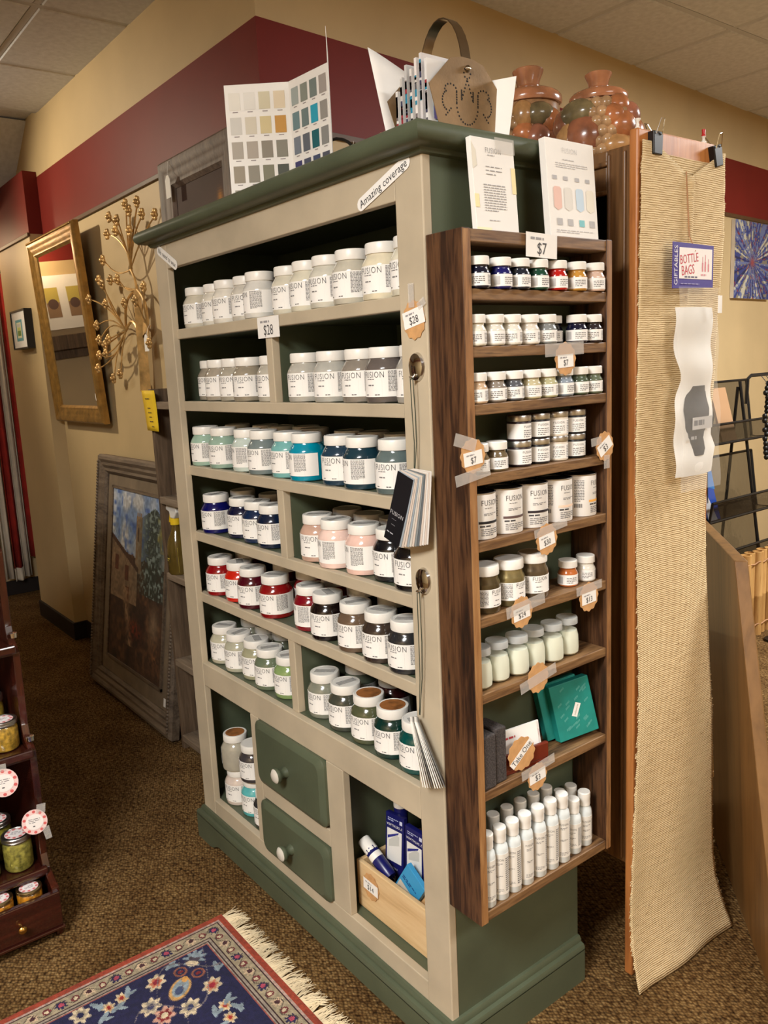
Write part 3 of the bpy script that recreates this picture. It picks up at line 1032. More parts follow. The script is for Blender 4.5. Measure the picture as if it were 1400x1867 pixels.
# short tins stacked two high
def tin_proto():
    t = thing('wax_tin', '', 'tin', (0, 0, -5), group='short tins stacked on the fourth rack shelf')
    WM.pop(t.name)
    MB().lathe([(0, 0), (0.021, 0), (0.0222, 0.001), (0.0222, 0.035), (0.0215, 0.0362), (0.0215, 0.0372)], 20).build('body', M['black'], t, 35, world=False)
    MB().lathe([(0.0216, 0.0362), (0.0228, 0.0362), (0.0230, 0.0375), (0.0230, 0.0455), (0.0222, 0.047), (0.020, 0.047), (0.0195, 0.0464), (0, 0.0464)], 20).build('lid', M['tinlid'], t, 30, world=False)
    lb = curved_label(0.0223, 0.004, 0.032, -2.4, 2.4, 12).build('label', M['paper'], t, 30, world=False)
    p = Pr()
    p.text('FUSION', 0.0, 0.026, 0.022, INK)
    p.lines(-0.012, 0.012, 0.006, 0.021, 4, GREY, 3, 0.4, 4)
    p.lines(0.018, 0.038, 0.005, 0.030, 8, GREY, 9, 0.45, 4)
    p.build('lettering', lb, wrap(0.0228), eps=0.00005)
    return t


TIN = tin_proto()
for i, (y_, c, nm) in enumerate([(.163, (40, 24, 28), 'burgundy'), (.215, (24, 20, 22), 'black'), (.268, (208, 196, 178), 'cream'), (.321, (22, 22, 24), 'dark')]):
    for k in range(2):
        place(TIN, (0.062, y_ + 0.001 * k, RK[3] + 0.0008 + 0.0472 * k), PI / 2 - 0.3 + rnd.uniform(-0.4, 0.4), '%s short tin with white label, %s stack from left, %s one' % (nm, ORD[i], 'upper' if k else 'lower'), 'short tins stacked on the fourth rack shelf', plain('tin_' + nm, c, 0.4))


# pint cans of finishing oil
def can_proto(stripe, k):
    t = thing('finish_can', '', 'paint can', (0, 0, -5), group='finishing oil cans on the wooden rack')
    WM.pop(t.name)
    MB().lathe([(0, 0), (0.0335, 0), (0.0342, 0.001), (0.0342, 0.080), (0.0345, 0.0815), (0.0345, 0.0835), (0.033, 0.0842)], 28).build('body', M['paper'], t, 35, world=False)
    MB().lathe([(0.0332, 0.0842), (0.0325, 0.0805), (0.029, 0.0805), (0.0285, 0.0825), (0.026, 0.083), (0, 0.083)], 28).build('lid', M['canblack'], t, 30, world=False)
    MB().lathe([(0.0343, 0.0812), (0.0350, 0.0822), (0.0350, 0.0838), (0.0340, 0.0846), (0.0332, 0.0842)], 28).build('rim', M['tinlid'], t, 30, world=False)
    p = Pr()
    p.text('FUSION', 0, 0.066, 0.040, INK, ys=1.3)
    p.lines(-0.014, 0.014, 0.0555, 0.058, 1, GREY, 4, 0.5, 5)
    p.lines(-0.016, 0.016, 0.043, 0.048, 2, GREY, 6, 0.5, 4)
    for j in range(14):
        p.rect(-0.026 + 0.052 * j / 14, -0.026 + 0.052 * (j + 1) / 14, 0.0285, 0.0330, stripe)
    p.lines(-0.024, 0.012, 0.022, 0.026, 1, INK, 5, 0.7, 4)
    p.lines(-0.022, 0.022, 0.006, 0.020, 4, GREY, 8, 0.5, 6)
    for u0 in (-0.056, 0.038):
        p.lines(u0, u0 + 0.02, 0.030, 0.074, 14, GREY, 20 + k, 0.5, 5)
        for q, u in enumerate([u0 + 0.0016 * j for j in range(10)]):
            p.rect(u, u + (0.0006 if q % 3 else 0.0011), 0.018, 0.026, INK)
    p.build('lettering', t, wrap(0.0346), eps=0.00005)
    return t


for i, (y_, st, nm, rz) in enumerate([(.058, (22, 20, 24), 'black', .5), (.128, (92, 70, 68), 'mauve brown', .35), (.199, (36, 26, 32), 'dark plum', .25), (.271, (236, 206, 182), 'pale peach', .55), (.346, (240, 172, 76), 'orange', .9)]):
    c = can_proto(st, i)
    place(c, (0.054, y_, RK[4] + 0.0008), PI / 2 - 0.45 + rz, 'white finishing oil can with %s stripe, %s from left' % (nm, ORD[i]))


# metallic paint jars
def half_proto():
    t = thing('metallic_jar', '', 'paint jar', (0, 0, -5), group='metallic paint jars on the wooden rack')
    WM.pop(t.name)
    MB().lathe([(0, 0), (0.029, 0), (0.0308, 0.003), (0.0308, 0.052), (0.030, 0.056), (0.0265, 0.063), (0.0262, 0.072)], 26).build('body', M['black'], t, 35, world=False)
    MB().lathe([(0.0262, 0.070), (0.0285, 0.070), (0.0288, 0.0715), (0.0286, 0.0865), (0.0275, 0.0885), (0.0255, 0.0885), (0.025, 0.088), (0, 0.088)], 26).build('lid', M['white'], t, 30, world=False)
    lb = curved_label(0.0309, 0.012, 0.046, -2.3, 2.3).build('label', M['paper'], t, 30, world=False)
    p = Pr()
    p.text('FUSION', 0, 0.040, 0.032, INK, ys=1.2)
    p.lines(-0.012, 0.012, 0.033, 0.0355, 1, GREY, 3, 0.5, 4)
    p.lines(-0.010, 0.010, 0.023, 0.026, 1, GREY, 4, 0.5, 3)
    p.lines(-0.014, 0.014, 0.0145, 0.0165, 1, INK, 5, 0.6, 5)
    for u0 in (-0.046, 0.024):
        p.lines(u0, u0 + 0.022, 0.015, 0.044, 12, GREY, 9, 0.5, 5)
    p.build('lettering', lb, wrap(0.0314), eps=0.00005)
    return t


MET = half_proto()
for i, (y_, c, nm) in enumerate([(.066, (92, 80, 56), 'bronze'), (.132, (140, 128, 88), 'champagne gold'), (.199, (104, 90, 70), 'brushed pewter')]):
    r = place(MET, (0.058, y_, RK[5] + 0.0008), PI / 2 - 0.5 + (.75, .7, .2)[i], '%s metallic paint jar, %s from left on the rack' % (nm, ORD[i]), None, plain('metallic_' + nm, c, 0.25, 0.55, 0.5, var=0.15, scale=25))


# wax jars
def waxjar_proto():
    t = thing('wax_jar', '', 'glass jar', (0, 0, -5), group='small glass jars of wax on the rack')
    WM.pop(t.name)
    MB().lathe([(0, 0.002), (0.019, 0.002), (0.0232, 0.006), (0.0240, 0.014), (0.0232, 0.040), (0.0205, 0.052), (0, 0.0525)], 22).build('wax', M['wax'], t, 40, world=False)
    MB().lathe([(0, 0), (0.0205, 0), (0.0245, 0.004), (0.0252, 0.014), (0.0243, 0.042), (0.0212, 0.056), (0.0185, 0.062), (0.0192, 0.066), (0.0198, 0.0705), (0.0188, 0.0705)], 22).build('jar', M['glass'], t, 40, world=False)
    MB().lathe([(0.0206, 0.066), (0.0222, 0.066), (0.0224, 0.0675), (0.0222, 0.0775), (0.0212, 0.0795), (0, 0.0795)], 22).build('lid', M['frost'], t, 30, world=False)
    return t


WAX = waxjar_proto()
for i, y_ in enumerate([.047, .0975, .148, .199, .250, .302]):
    place(WAX, (0.060 - 0.004 * (i % 2), y_, RK[6] + 0.0008), i, 'glass jar of ivory wax with clear lid, %s from left on rack' % ORD[i])

# sanding sponges, card holder, teal boxes
for i, (y0, y1, zt, x1) in enumerate([(0.0225, 0.056, 0.108, 0.090), (0.058, 0.088, 0.112, 0.086)]):
    o = MB().box(0.03, x1, y0, y1, RK[7] + 0.0005, RK[7] + zt).build('sanding_sponge', M['sponge'], bev=0.003)
    tag(o, ['charcoal sanding block against the rack side, nearest the edge', 'charcoal sanding block beside the business cards'][i], 'sponge', 'sanding sponges on the rack')
t = thing('plastic_tray', 'smoky plastic tray standing behind the sanding sponges', 'tray', (0.015, 0.05, RK[7] + 0.0005))
MB().box(-0.010, -0.008, -0.027, 0.03, 0, 0.128).build('back_wall', M['mesh'], t, world=False)
MB().box(-0.008, 0.012, -0.027, 0.03, 0, 0.003).build('floor_plate', M['mesh'], t, world=False)
t = thing('card_holder', 'red brown wooden business card holder on the rack shelf', 'card holder', (0.06, 0.145, RK[7] + 0.0005), PI / 2 - 0.12)
MB().box(-0.05, 0.062, -0.022, 0.0, 0, 0.010).build('base', M['redwood'], t, world=False, bev=0.002)
MB().box(-0.05, 0.062, -0.0225, -0.014, 0.010, 0.042).build('front_lip', M['redwood'], t, world=False, bev=0.002)
for i, (u0, u1, h, dx) in enumerate([(-0.044, 0.048, 0.082, -0.002), (-0.030, 0.056, 0.080, 0.0025)]):
    t = thing('business_card', ['white business card with red print in the holder', 'white marbled business card at the back of the holder'][i], 'card', (0.06, 0.148, RK[7] + 0.0115), PI / 2 - 0.12, 'business cards in the holder')
    y0 = -0.0115 + 0.004 * i
    MB().obox((u0, y0, 0), (u1 - u0, 0, 0), (0, 0.003, 0), (0, 0.012, h - 0.012)).build('card_stack', M['paper'], t, world=False)
    p = Pr()
    if i == 0:
        p.lines(u0 + 0.008, u0 + 0.052, 0.050, 0.058, 1, (190, 60, 70), 3, 0.5, 4)
        p.lines(u0 + 0.030, u0 + 0.052, 0.040, 0.045, 1, GREY, 3, 0.5, 4)
        p.poly([(u0 + 0.001, 0.042), (u0 + 0.008, 0.050), (u0 + 0.001, 0.052)], (200, 40, 50))
    else:
        p.text('ON', u0 + 0.060, 0.052, 0.018, INK, ys=1.2)
        p.lines(u0 + 0.052, u0 + 0.068, 0.036, 0.040, 1, GREY, 4, 0.5, 3)
        p.poly([(u0 + 0.070, 0.060), (u0 + 0.085, 0.050), (u0 + 0.085, 0.034), (u0 + 0.078, 0.046)], (226, 206, 204))
    p.build('lettering', t, lambda u, v, h_, y0=y0: (u, y0 + v * 12 / 70 - 0.0003 - h_, v))
for i in range(2):
    t = thing('teal_box', ['teal patterned box with white label leaning on the rack', 'teal box mostly hidden behind the labelled teal box'][i], 'box', (0.074 - 0.0225 * i, 0.325 - 0.014 * i, RK[7] + 0.010), PI / 2 - 0.25, 'teal boxes on the rack')
    ax, az = Vector((0.985, 0, 0.10)), Vector((-0.13, 0.16, 0.965))
    an = ax.cross(az).normalized()
    o0 = Vector((-0.052, 0, -0.005))
    MB().obox(o0, ax * 0.100, -an * 0.020, az * 0.122).build('carton', M['teal'], t, world=False, bev=0.0015)
    if i == 0:
        p = Pr()
        rr_ = random.Random(4)
        for q in range(26):
            u, v = rr_.uniform(0.008, 0.085), rr_.uniform(0.008, 0.112)
            for s_ in range(5):
                p.rect(u + s_ * 0.0022, u + s_ * 0.0022 + 0.0012, v + s_ * 0.0012, v + s_ * 0.0012 + 0.0045, (96, 176, 166))
        p.build('pattern_print', t, lambda u, v, h_: tuple(o0 + ax * u + az * v + an * (0.0003 + h_)))
        p = Pr()
        p.up()
        p.poly([(0.040, 0.048), (0.052, 0.042), (0.068, 0.068), (0.056, 0.074)], (238, 236, 230))
        lb_ = p.build('label_sticker', t, lambda u, v, h_: tuple(o0 + ax * u + az * v + an * (0.0003 + h_)))
        p = Pr()
        p.layer = 3
        p.text('milestone', 0.054, 0.058, 0.024, (150, 130, 110), rot=1.03)
        p.build('lettering', lb_, lambda u, v, h_: tuple(o0 + ax * u + az * v + an * (0.0003 + h_)))


# bottles on the bottom rack shelf
def bottle_proto(h, nm):
    t = thing('glaze_bottle', '', 'bottle', (0, 0, -5), group='white squeeze bottles on the bottom rack shelf')
    WM.pop(t.name)
    b = h - 0.030
    MB().lathe([(0, 0), (0.0145, 0), (0.0165, 0.003), (0.0165, b - 0.016), (0.0150, b - 0.008), (0.0105, b - 0.002), (0.0100, b + 0.002)], 20).build('body', BOT, t, 35, world=False)
    MB().lathe([(0.0110, b), (0.0128, b), (0.0130, b + 0.002), (0.0130, b + 0.014), (0.0134, b + 0.015), (0.0134, h - 0.002), (0.0122, h), (0, h)], 20).build('cap', M['white'], t, 30, world=False)
    lb = curved_label(0.0166, 0.014, b - 0.022, -2.4, 2.4, 12).build('label', LABB, t, 30, world=False)
    p = Pr()
    lz = b - 0.022
    p.text('FUSION', 0, lz - 0.012, 0.020, INK, ys=1.2)
    p.lines(-0.008, 0.008, lz - 0.024, lz - 0.018, 2, GREY, 3, 0.4, 3)
    p.lines(-0.008, 0.008, lz * 0.5, lz * 0.5 + 0.005, 2, INK, 5, 0.4, 3)
    p.lines(-0.010, 0.010, 0.018, 0.026, 3, GREY, 7, 0.4, 4)
    p.lines(0.014, 0.026, 0.02, lz - 0.008, 16, GREY, 9, 0.5, 3)
    p.build('lettering', lb, wrap(0.0171), eps=0.00005)
    return t


BOT = plain('milky_bottle', (214, 220, 220), 0.25, var=0.03, coat=0.3)
LABB = plain('bottle_label', (222, 217, 208), 0.5, var=0.02)
BT, BS = bottle_proto(0.152, 'tall'), bottle_proto(0.122, 'short')
for i, y_ in enumerate([.0395, .075, .111, .147, .186, .224, .260]):
    place(BT, (0.074, y_, RK[8] + 0.0006), PI / 2 - 0.6 + rnd.uniform(-0.5, 0.5), 'tall white glaze bottle, front row, %s from left' % ORD[i])
for i, y_ in enumerate([.302, .343]):
    place(BS, (0.070 - .004 * i, y_, RK[8] + 0.0006), PI / 2 - 0.6 + rnd.uniform(-0.5, 0.5), 'short white bottle, front row, %s from rack side' % ('second' if i == 0 else 'first'))
for i, y_ in enumerate([.098, .138, .177, .217, .257]):
    place(BT, (0.034, y_, RK[8] + 0.0006), PI / 2 - 0.6 + rnd.uniform(-0.5, 0.5), 'tall bottle with greyish cap, back row, %s from left' % ORD[i])
for i, y_ in enumerate([.306, .342]):
    place(BS, (0.030, y_, RK[8] + 0.0006), PI / 2, 'short white bottle, back row, %s from rack side' % ('second' if i == 0 else 'first'))
# ================================================================ TAGS AND STICKERS
def price_tag(pos, rotz, label, text='', rx=0.029, ry=0.030, card=(0.044, 0.024), cz=0.0, tilt=0.0, tapes=(), kraft=True, line=True, group='kraft price tags'):
    t = thing('price_tag', label, 'price tag', pos, rotz, group)
    if kraft:
        n = 48
        poly = [((1 + 0.05 * math.cos(12 * 2 * PI * i / n)) * rx * math.cos(2 * PI * i / n), (1 + 0.05 * math.cos(12 * 2 * PI * i / n)) * ry * math.sin(2 * PI * i / n)) for i in range(n)]
        MB().prism(poly, lambda u, v: (u, 0, v), lambda u, v: (u, -0.0008, v)).build('kraft_disc', M['kraft'], t, world=False)
    y0 = -0.001 if kraft else 0
    c, s = math.cos(tilt), math.sin(tilt)
    if card:
        w, h = card
        rot = lambda u, v: (u * c - v * s, u * s + v * c + cz)
        poly = [(-w / 2, -h / 2), (w / 2, -h / 2), (w / 2, h / 2), (-w / 2, h / 2)]
        cd = MB().prism([rot(*q) for q in poly], lambda u, v: (u, y0, v), lambda u, v: (u, y0 - 0.0005, v)).build('price_card', M['paper'], t, world=False)
        p = Pr()
        if text:
            p.text(text, 0, -h * 0.15 if line else 0, (w * (0.30 if len(text) == 2 else 0.43) if text[0] == '$' else w * 0.86), (60, 58, 60), ys=1.15)
        if line:
            p.lines(-w * 0.36, w * 0.34, h * 0.2, h * 0.34, 1, (150, 148, 150), 3, 0.7, 4)
        p.build('lettering', cd, lambda u, v, h_: (rot(u, v)[0], y0 - 0.0006 - h_, rot(u, v)[1]))
    for (u0, u1, v0, v1, a) in tapes:
        ca, sa = math.cos(a), math.sin(a)
        uc, vc = (u0 + u1) / 2, (v0 + v1) / 2
        q = [(uc + (u - uc) * ca - (v - vc) * sa, vc + (u - uc) * sa + (v - vc) * ca) for u, v in ((u0, v0), (u1, v0), (u1, v1), (u0, v1))]
        MB().prism(q, lambda u, v: (u, -0.0017, v), lambda u, v: (u, -0.0019, v)).build('tape', M['tape'], t, world=False)
    return t


HP = PI / 2
TX = RX + 0.0012
price_tag((-0.5725, 0.0125, 1.545), 0, 'white price card on the top shelf edge reading $28', '$28', card=(0.098, 0.048), kraft=False, group='white price cards')
price_tag((-0.033, -0.0012, 1.523), 0, 'torn kraft price tag taped on the cabinet stile reading $28', '$28', 0.030, 0.034, (0.058, 0.030), 0.004, 0.2, [(-0.012, 0.004, 0.022, 0.064, 0), (0.012, 0.034, 0.020, 0.034, 0.5)])
price_tag((TX, 0.196, 1.643), HP, 'white price card on top of the wooden rack reading $7', '$7', card=(0.082, 0.042), kraft=False, tilt=-0.03, group='white price cards')
price_tag((TX, 0.258, 1.442), HP, 'kraft price tag below the second rack shelf reading $7', '$7', cz=-0.004, tilt=0.04, tapes=[(-0.058, 0.052, 0.006, 0.030, 0.03)])
price_tag((TX, 0.012, 1.284), HP, 'kraft price tag taped on the near rack upright reading $7', '$7', cz=-0.004, tilt=0.1, tapes=[(-0.044, 0.008, 0.014, 0.036, -0.3), (-0.044, 0.040, -0.044, -0.024, 0.15)])
price_tag((TX, 0.376, 1.266), HP, 'kraft price tag taped on the far rack upright', '$3', 0.027, 0.029, tilt=0.55, tapes=[(-0.044, -0.012, 0.004, 0.020, 0.1), (-0.004, 0.014, -0.045, -0.018, 0)])
price_tag((TX, 0.200, 1.105), HP, 'kraft price tag under the finishing oil cans reading $30', '$30', cz=-0.002, tilt=0.16, tapes=[(-0.036, 0.058, 0.012, 0.028, 0.12)])
price_tag((TX, 0.127, 0.977), HP, 'kraft price tag under the metallic jars reading $24', '$24', cz=-0.002, tilt=0.1, tapes=[(-0.042, 0.064, 0.0, 0.022, 0.1)])
price_tag((TX, 0.325, 0.965), HP, 'kraft price tag under the copper tester reading $13', '$13', cz=-0.002, tilt=0.05, tapes=[(-0.04, 0.04, 0.010, 0.028, 0.05)])
price_tag((TX, 0.170, 0.835), HP, 'blank kraft tag taped under the wax jars', '', card=None, tapes=[(-0.052, 0.052, -0.012, 0.010, 0.18)])
price_tag((TX, 0.164, 0.630), HP, 'kraft price tag above the squeeze bottles reading $3', '$3', 0.027, 0.028, (0.046, 0.024), 0.002, 0.08, [(-0.046, 0.05, 0.010, 0.030, 0.1)])
price_tag((0.0885, 0.126, 0.690), HP - 0.12, 'round kraft tag reading Take One before the business cards', 'Take One', 0.033, 0.034, (0.068, 0.014), 0.0, 0.72, line=False)
price_tag((-0.325, 0.0420, 0.226), 0, 'kraft price tag on the pale wooden crate reading $14', '$14', 0.030, 0.033, (0.056, 0.028), 0.0, -0.05, group='kraft price tags')


def slogan(pos, w, h, tilt, text, label, tw):
    t = thing('slogan_sticker', label, 'sticker', pos, 0, 'handwritten style slogan stickers')
    c, s = math.cos(tilt), math.sin(tilt)
    rot = lambda u, v: (u * c - v * s, u * s + v * c)
    n = 6
    poly = [(w / 2 - h / 2 + h / 2 * math.sin(PI * i / n), -h / 2 * math.cos(PI * i / n)) for i in range(n + 1)]
    poly += [(-w / 2 + h / 2 - h / 2 * math.sin(PI * i / n), h / 2 * math.cos(PI * i / n)) for i in range(n + 1)]
    MB().prism([rot(*q) for q in poly], lambda u, v: (u, 0, v), lambda u, v: (u, -0.0005, v)).build('paper_strip', M['paper'], t, world=False)
    Pr().text(text, 0, -h * 0.03, tw, (50, 50, 52)).build('lettering', t, lambda u, v, h_: (rot(u, v)[0], -0.0006 - h_, rot(u, v)[1]))


slogan((-0.107, -0.001, 1.768), 0.166, 0.024, 0.335, 'Amazing coverage', 'white sticker reading Amazing coverage on the cabinet corner', 0.148)
slogan((-1.067, -0.001, 1.762), 0.136, 0.026, -0.47, 'No need to wax', 'white sticker reading No need to wax on the cabinet corner', 0.116)

# ================================================================ HOOKS WITH COLOUR FANS
for i, (hx, hz, fz) in enumerate([(-0.0295, 1.440, 1.252), (-0.0345, 1.040, 0.770)]):
    t = thing('adhesive_hook', ['oval silver adhesive hook high on the cabinet stile', 'oval silver adhesive hook low on the cabinet stile'][i], 'hook', (hx, -0.0005, hz), 0, 'silver adhesive hooks')
    k = MB().lathe([(0, 0.010), (0.010, 0.009), (0.016, 0.006), (0.0175, 0.0), (0, 0)], 20)
    k.v = [(p[0] * 1.15, -p[2], p[1] * 1.5) for p in k.v]
    k.build('oval_plate', M['silver'], t, 50, world=False)
    MB().tube([(0, -0.003, -0.006), (0, -0.010, -0.016), (0, -0.0155, -0.020), (0, -0.0185, -0.016)], 0.0028, 8).build('hook_arm', M['silver'], t, 50, world=False)
    t = thing('colour_fan', ['black covered paint colour fan hanging from the upper hook', 'edge-on white colour fan hanging from the lower hook'][i], 'colour fan', (hx, -0.016, fz), 0, 'paint colour fans on cords')
    dz = hz - 0.018 - fz
    ex = -0.003 if i == 0 else -0.012
    cd = MB()
    for s_ in (-1, 1):
        cd.tube([(0.0035 * s_, 0.000, dz), (0.0045 * s_ + ex * 0.3, 0.003, dz * 0.6), (0.003 * s_ + ex * 0.7, 0.005, dz * 0.3), (ex + 0.001 * s_, 0.001, 0)], 0.0009, 5)
    cd.build('cord', M['cordgreen'], t, world=False)
    rr_ = random.Random(3 + i)
    if i == 0:
        cols = [(24, 24, 28)] + [rr_.choice([(216, 212, 206), (150, 160, 168), (198, 194, 186), (130, 136, 138), (206, 192, 180), (100, 106, 110), (228, 224, 218)]) for q in range(12)]
        for q, c in enumerate(cols):
            k_ = q / 12
            L_, w_ = 0.135, 0.048
            u = Vector((0.046, -0.002 + 0.004 * k_, -0.014 + 0.012 * k_)).normalized()
            d = Vector((-0.034 * (1 - k_) ** 1.2, 0.0, -0.13)).normalized()
            o0 = Vector((-0.063 - hx + 0.0026 * q, -0.014 + 0.0010 * q, 0.0 + 0.0004 * q))
            nrm = u.cross(d).normalized()
            cd_ = MB()
            segs = 5
            for s_ in range(segs):
                pass
            pts = [o0 + d * (L_ * s_ / segs) + Vector((0, -0.010 * math.sin(1.6 * s_ / segs), 0)) * 0.6 + Vector((-0.010 * (s_ / segs) ** 2, 0, 0)) for s_ in range(segs + 1)]
            vs = []
            for pp in pts:
                vs += [pp, pp + u * w_, pp + u * w_ + nrm * 0.0006, pp + nrm * 0.0006]
            fs = [(0, 1, 2, 3), tuple(4 * segs + j for j in (3, 2, 1, 0))]
            for s_ in range(segs):
                b = 4 * s_
                for j in range(4):
                    j2 = (j + 1) % 4
                    fs.append((b + j, b + 4 + j, b + 4 + j2, b + j2))
            lo = cd_.add(vs, fs, c).build('cover_card' if q == 0 else 'swatch_leaf', M['printgloss'], t, world=False)
            if q == 0:
                p = Pr()
                p.text('FUSION', 0.5, 0.58, 0.82, (205, 205, 208), ys=0.36)
                p.lines(0.25, 0.75, 0.66, 0.67, 1, (120, 120, 124), 2, 0.6, 4)
                p.lines(0.3, 0.7, 0.74, 0.75, 1, (150, 150, 154), 3, 0.6, 5)
                p.text('Homestead Blue', 0.45, 0.87, 0.8, (160, 160, 166), ys=0.22)
                p.items = [it for it in p.items if it[2] != (160, 160, 166)]
                p.lines(0.12, 0.8, 0.86, 0.885, 1, (170, 170, 176), 3, 0.7, 3)

                def fn(u_, v_, h_):
                    k_ = min(max(v_, 0), 1) * segs
                    i0 = min(int(k_), segs - 1)
                    pp = pts[i0].lerp(pts[i0 + 1], k_ - i0)
                    return tuple(pp + u * (w_ * u_) + Vector((0, -0.0009 - h_, 0)))
                for it_i, it in enumerate(p.items):
                    if len(it[1]) > 10:      # text stands upright: v runs downwards here
                        p.items[it_i] = ([(q_[0], 1.16 - q_[1]) for q_ in it[0]], it[1], it[2], it[3])
                p.build('lettering', lo, fn)
    else:
        for q in range(10):
            c = [(226, 222, 214), (206, 202, 196), (90, 90, 88), (236, 232, 226), (160, 158, 150)][(q * 3) % 5]
            d = Vector((0.030 + 0.0042 * q, 0, -0.126 + 0.0026 * q)).normalized()
            o0 = Vector((-0.056 - hx + 0.0020 * q, -0.016 + 0.0005 * q, -0.012 + 0.0004 * q))
            MB().obox(o0, Vector((-0.019, 0.0150, 0)), Vector((0.0013, 0.0013, 0)), d * 0.130, c).build('swatch_leaf', M['printgloss'], t, world=False)

# ================================================================ CRATE WITH TOOLS IN THE LOWER RIGHT BAY
ct = thing('wooden_crate', 'pale pine crate holding brush packs in the lower right bay', 'crate', (-0.25, 0.12, ZLB - 0.001))
cm = M['crate']
zc0, zc1 = ZLB - 0.001, 0.272
MB().box(-0.383, -0.062, 0.044, 0.056, zc0, zc1).build('front_board', cm, ct, bev=0.002)
MB().box(-0.383, -0.062, 0.236, 0.248, zc0, zc1).build('back_board', cm, ct, bev=0.002)
MB().box(-0.383, -0.371, 0.056, 0.236, zc0, zc1).build('end_board', cm, ct, bev=0.002)
MB().box(-0.074, -0.062, 0.056, 0.236, zc0, zc1).build('end_board', cm, ct, bev=0.002)
MB().box(-0.371, -0.074, 0.056, 0.236, zc0, zc0 + 0.01).build('bottom_board', cm, ct)


def brush_pack(loc, rotz, lean, tilt, label, w=0.062, h=0.19, alt=False, tw=None):
    t = thing('brush_pack', label, 'brush packet', loc, rotz, 'blue brush packs in the crate')
    u = Vector((math.cos(tilt), 0, math.sin(tilt)))
    d = Vector((-math.sin(tilt), math.sin(lean), math.cos(tilt) * math.cos(lean))).normalized()
    n = u.cross(d).normalized()
    o0 = -u * w / 2
    MB().obox(o0, u * w, -n * 0.012, d * h).build('card_pack', M['blueglossy'] if not alt else plain('light_blue_card', (60, 150, 200), 0.4, var=0.03), t, world=False, bev=0.001)
    p = Pr()
    if not alt:
        p.rect(0.006, w - 0.006, h * 0.38, h * 0.80, (226, 224, 220))
        p.up()
        p.poly([(0.008, h * 0.66), (w - 0.018, h * 0.76), (w - 0.016, h * 0.79), (0.008, h * 0.70)], (40, 44, 130))
        p.poly([(0.012, h * 0.56), (w - 0.014, h * 0.62), (w - 0.014, h * 0.74), (w - 0.024, h * 0.75), (0.012, h * 0.64)], (196, 196, 190))
        p.text('2" DETALLADA', w * 0.5, h * 0.855, w * 0.86, (236, 236, 240), rot=PI)
        p.lines(0.008, w * 0.7, h * 0.90, h * 0.95, 2, (170, 176, 210), 4, 0.5, 5)
        p.rect(w - 0.014, w - 0.005, h * 0.90, h * 0.95, (200, 204, 226))
        p.text('PRECISION', w * 0.45, h * 0.30, w * 0.5, (220, 222, 236), rot=PI)
        p.text('bra', w * 0.35, h * 0.17, w * 0.5, (236, 236, 240), rot=PI)
    else:
        p.rect(0.004, w * 0.94, 0.004, h * 0.5, (200, 190, 176))
        p.up()
        p.rect(0.01, w * 0.8, 0.01, h * 0.36, (176, 158, 136))
        p.lines(0.006, w * 0.8, h * 0.60, h * 0.70, 2, (20, 60, 120), 4, 0.5, 4)
    p.build('printed_card', t, lambda a_, b_, h_: tuple(o0 + u * a_ + d * b_ + n * (0.0004 + h_)))
    return t


zb = zc0 + 0.0105
brush_pack((-0.318, 0.104, zb + 0.030), 0.10, 0.10, 0.02, 'blue two inch brush pack standing at the crate front')
brush_pack((-0.234, 0.100, zb + 0.040), 0.05, 0.02, -0.03, 'blue brush pack behind the front brush pack')
brush_pack((-0.160, 0.096, zb + 0.026), 0.04, 0.05, 0.02, 'blue brush pack at the right end of the crate')
brush_pack((-0.192, 0.122, zb + 0.060), 0.0, 0.02, 0.02, 'blue brush pack at the back of the crate')
brush_pack((-0.245, 0.066, zb + 0.055), 0.0, 0.06, -0.55, 'light blue sanding sheet pack leaning in the crate', 0.070, 0.105, True)
t = thing('blue_tube', 'white capped navy tube lying over the crate edge', 'tube', (-0.358, 0.075, 0.258), 0)
d = Vector((0.86, 0.06, -0.50)).normalized()
o0 = Vector((-0.030, -0.004, 0.052))
k = MB().tube([o0 + d * a for a in (0.026, 0.03, 0.10, 0.112)], [0.015, 0.0165, 0.0165, 0.014], 16)
k.build('tube_body', M['blueglossy'], t, 40, world=False)
MB().tube([o0, o0 + d * 0.002, o0 + d * 0.036, o0 + d * 0.038], [0.0145, 0.016, 0.0172, 0.0168], 10).build('cap', M['white'], t, 40, world=False)
MB().tube([o0 + d * 0.045, o0 + d * 0.06], 0.0168, 16).build('band', M['white'], t, 40, world=False)
t = thing('paint_tube', 'upright navy tube with white cap at the crate back', 'tube', (-0.335, 0.150, zb), 0)
MB().lathe([(0, 0), (0.017, 0), (0.017, 0.225), (0.016, 0.228), (0, 0.228)], 16).build('tube_body', M['blueglossy'], t, 40, world=False)
MB().lathe([(0.0165, 0.2285), (0.0175, 0.2285), (0.0175, 0.246), (0.0165, 0.248), (0, 0.248)], 16).build('cap', M['white'], t, 40, world=False)
pts = []
k = MB()
k.grid(8, 4, lambda a, b: (-0.235 + 0.145 * a, 0.066 + 0.02 * b, 0.190 + 0.075 * b * (0.4 + a) + 0.010 * math.sin(5 * a)))
o = k.build('kraft_sheet', M['kraft'], smooth=60)
md = o.modifiers.new('thick', 'SOLIDIFY')
md.thickness = 0.002
tag(o, 'curled kraft paper sheet in the crate', 'paper')
# ================================================================ ON TOP OF THE CABINET
TOP = 1.8445
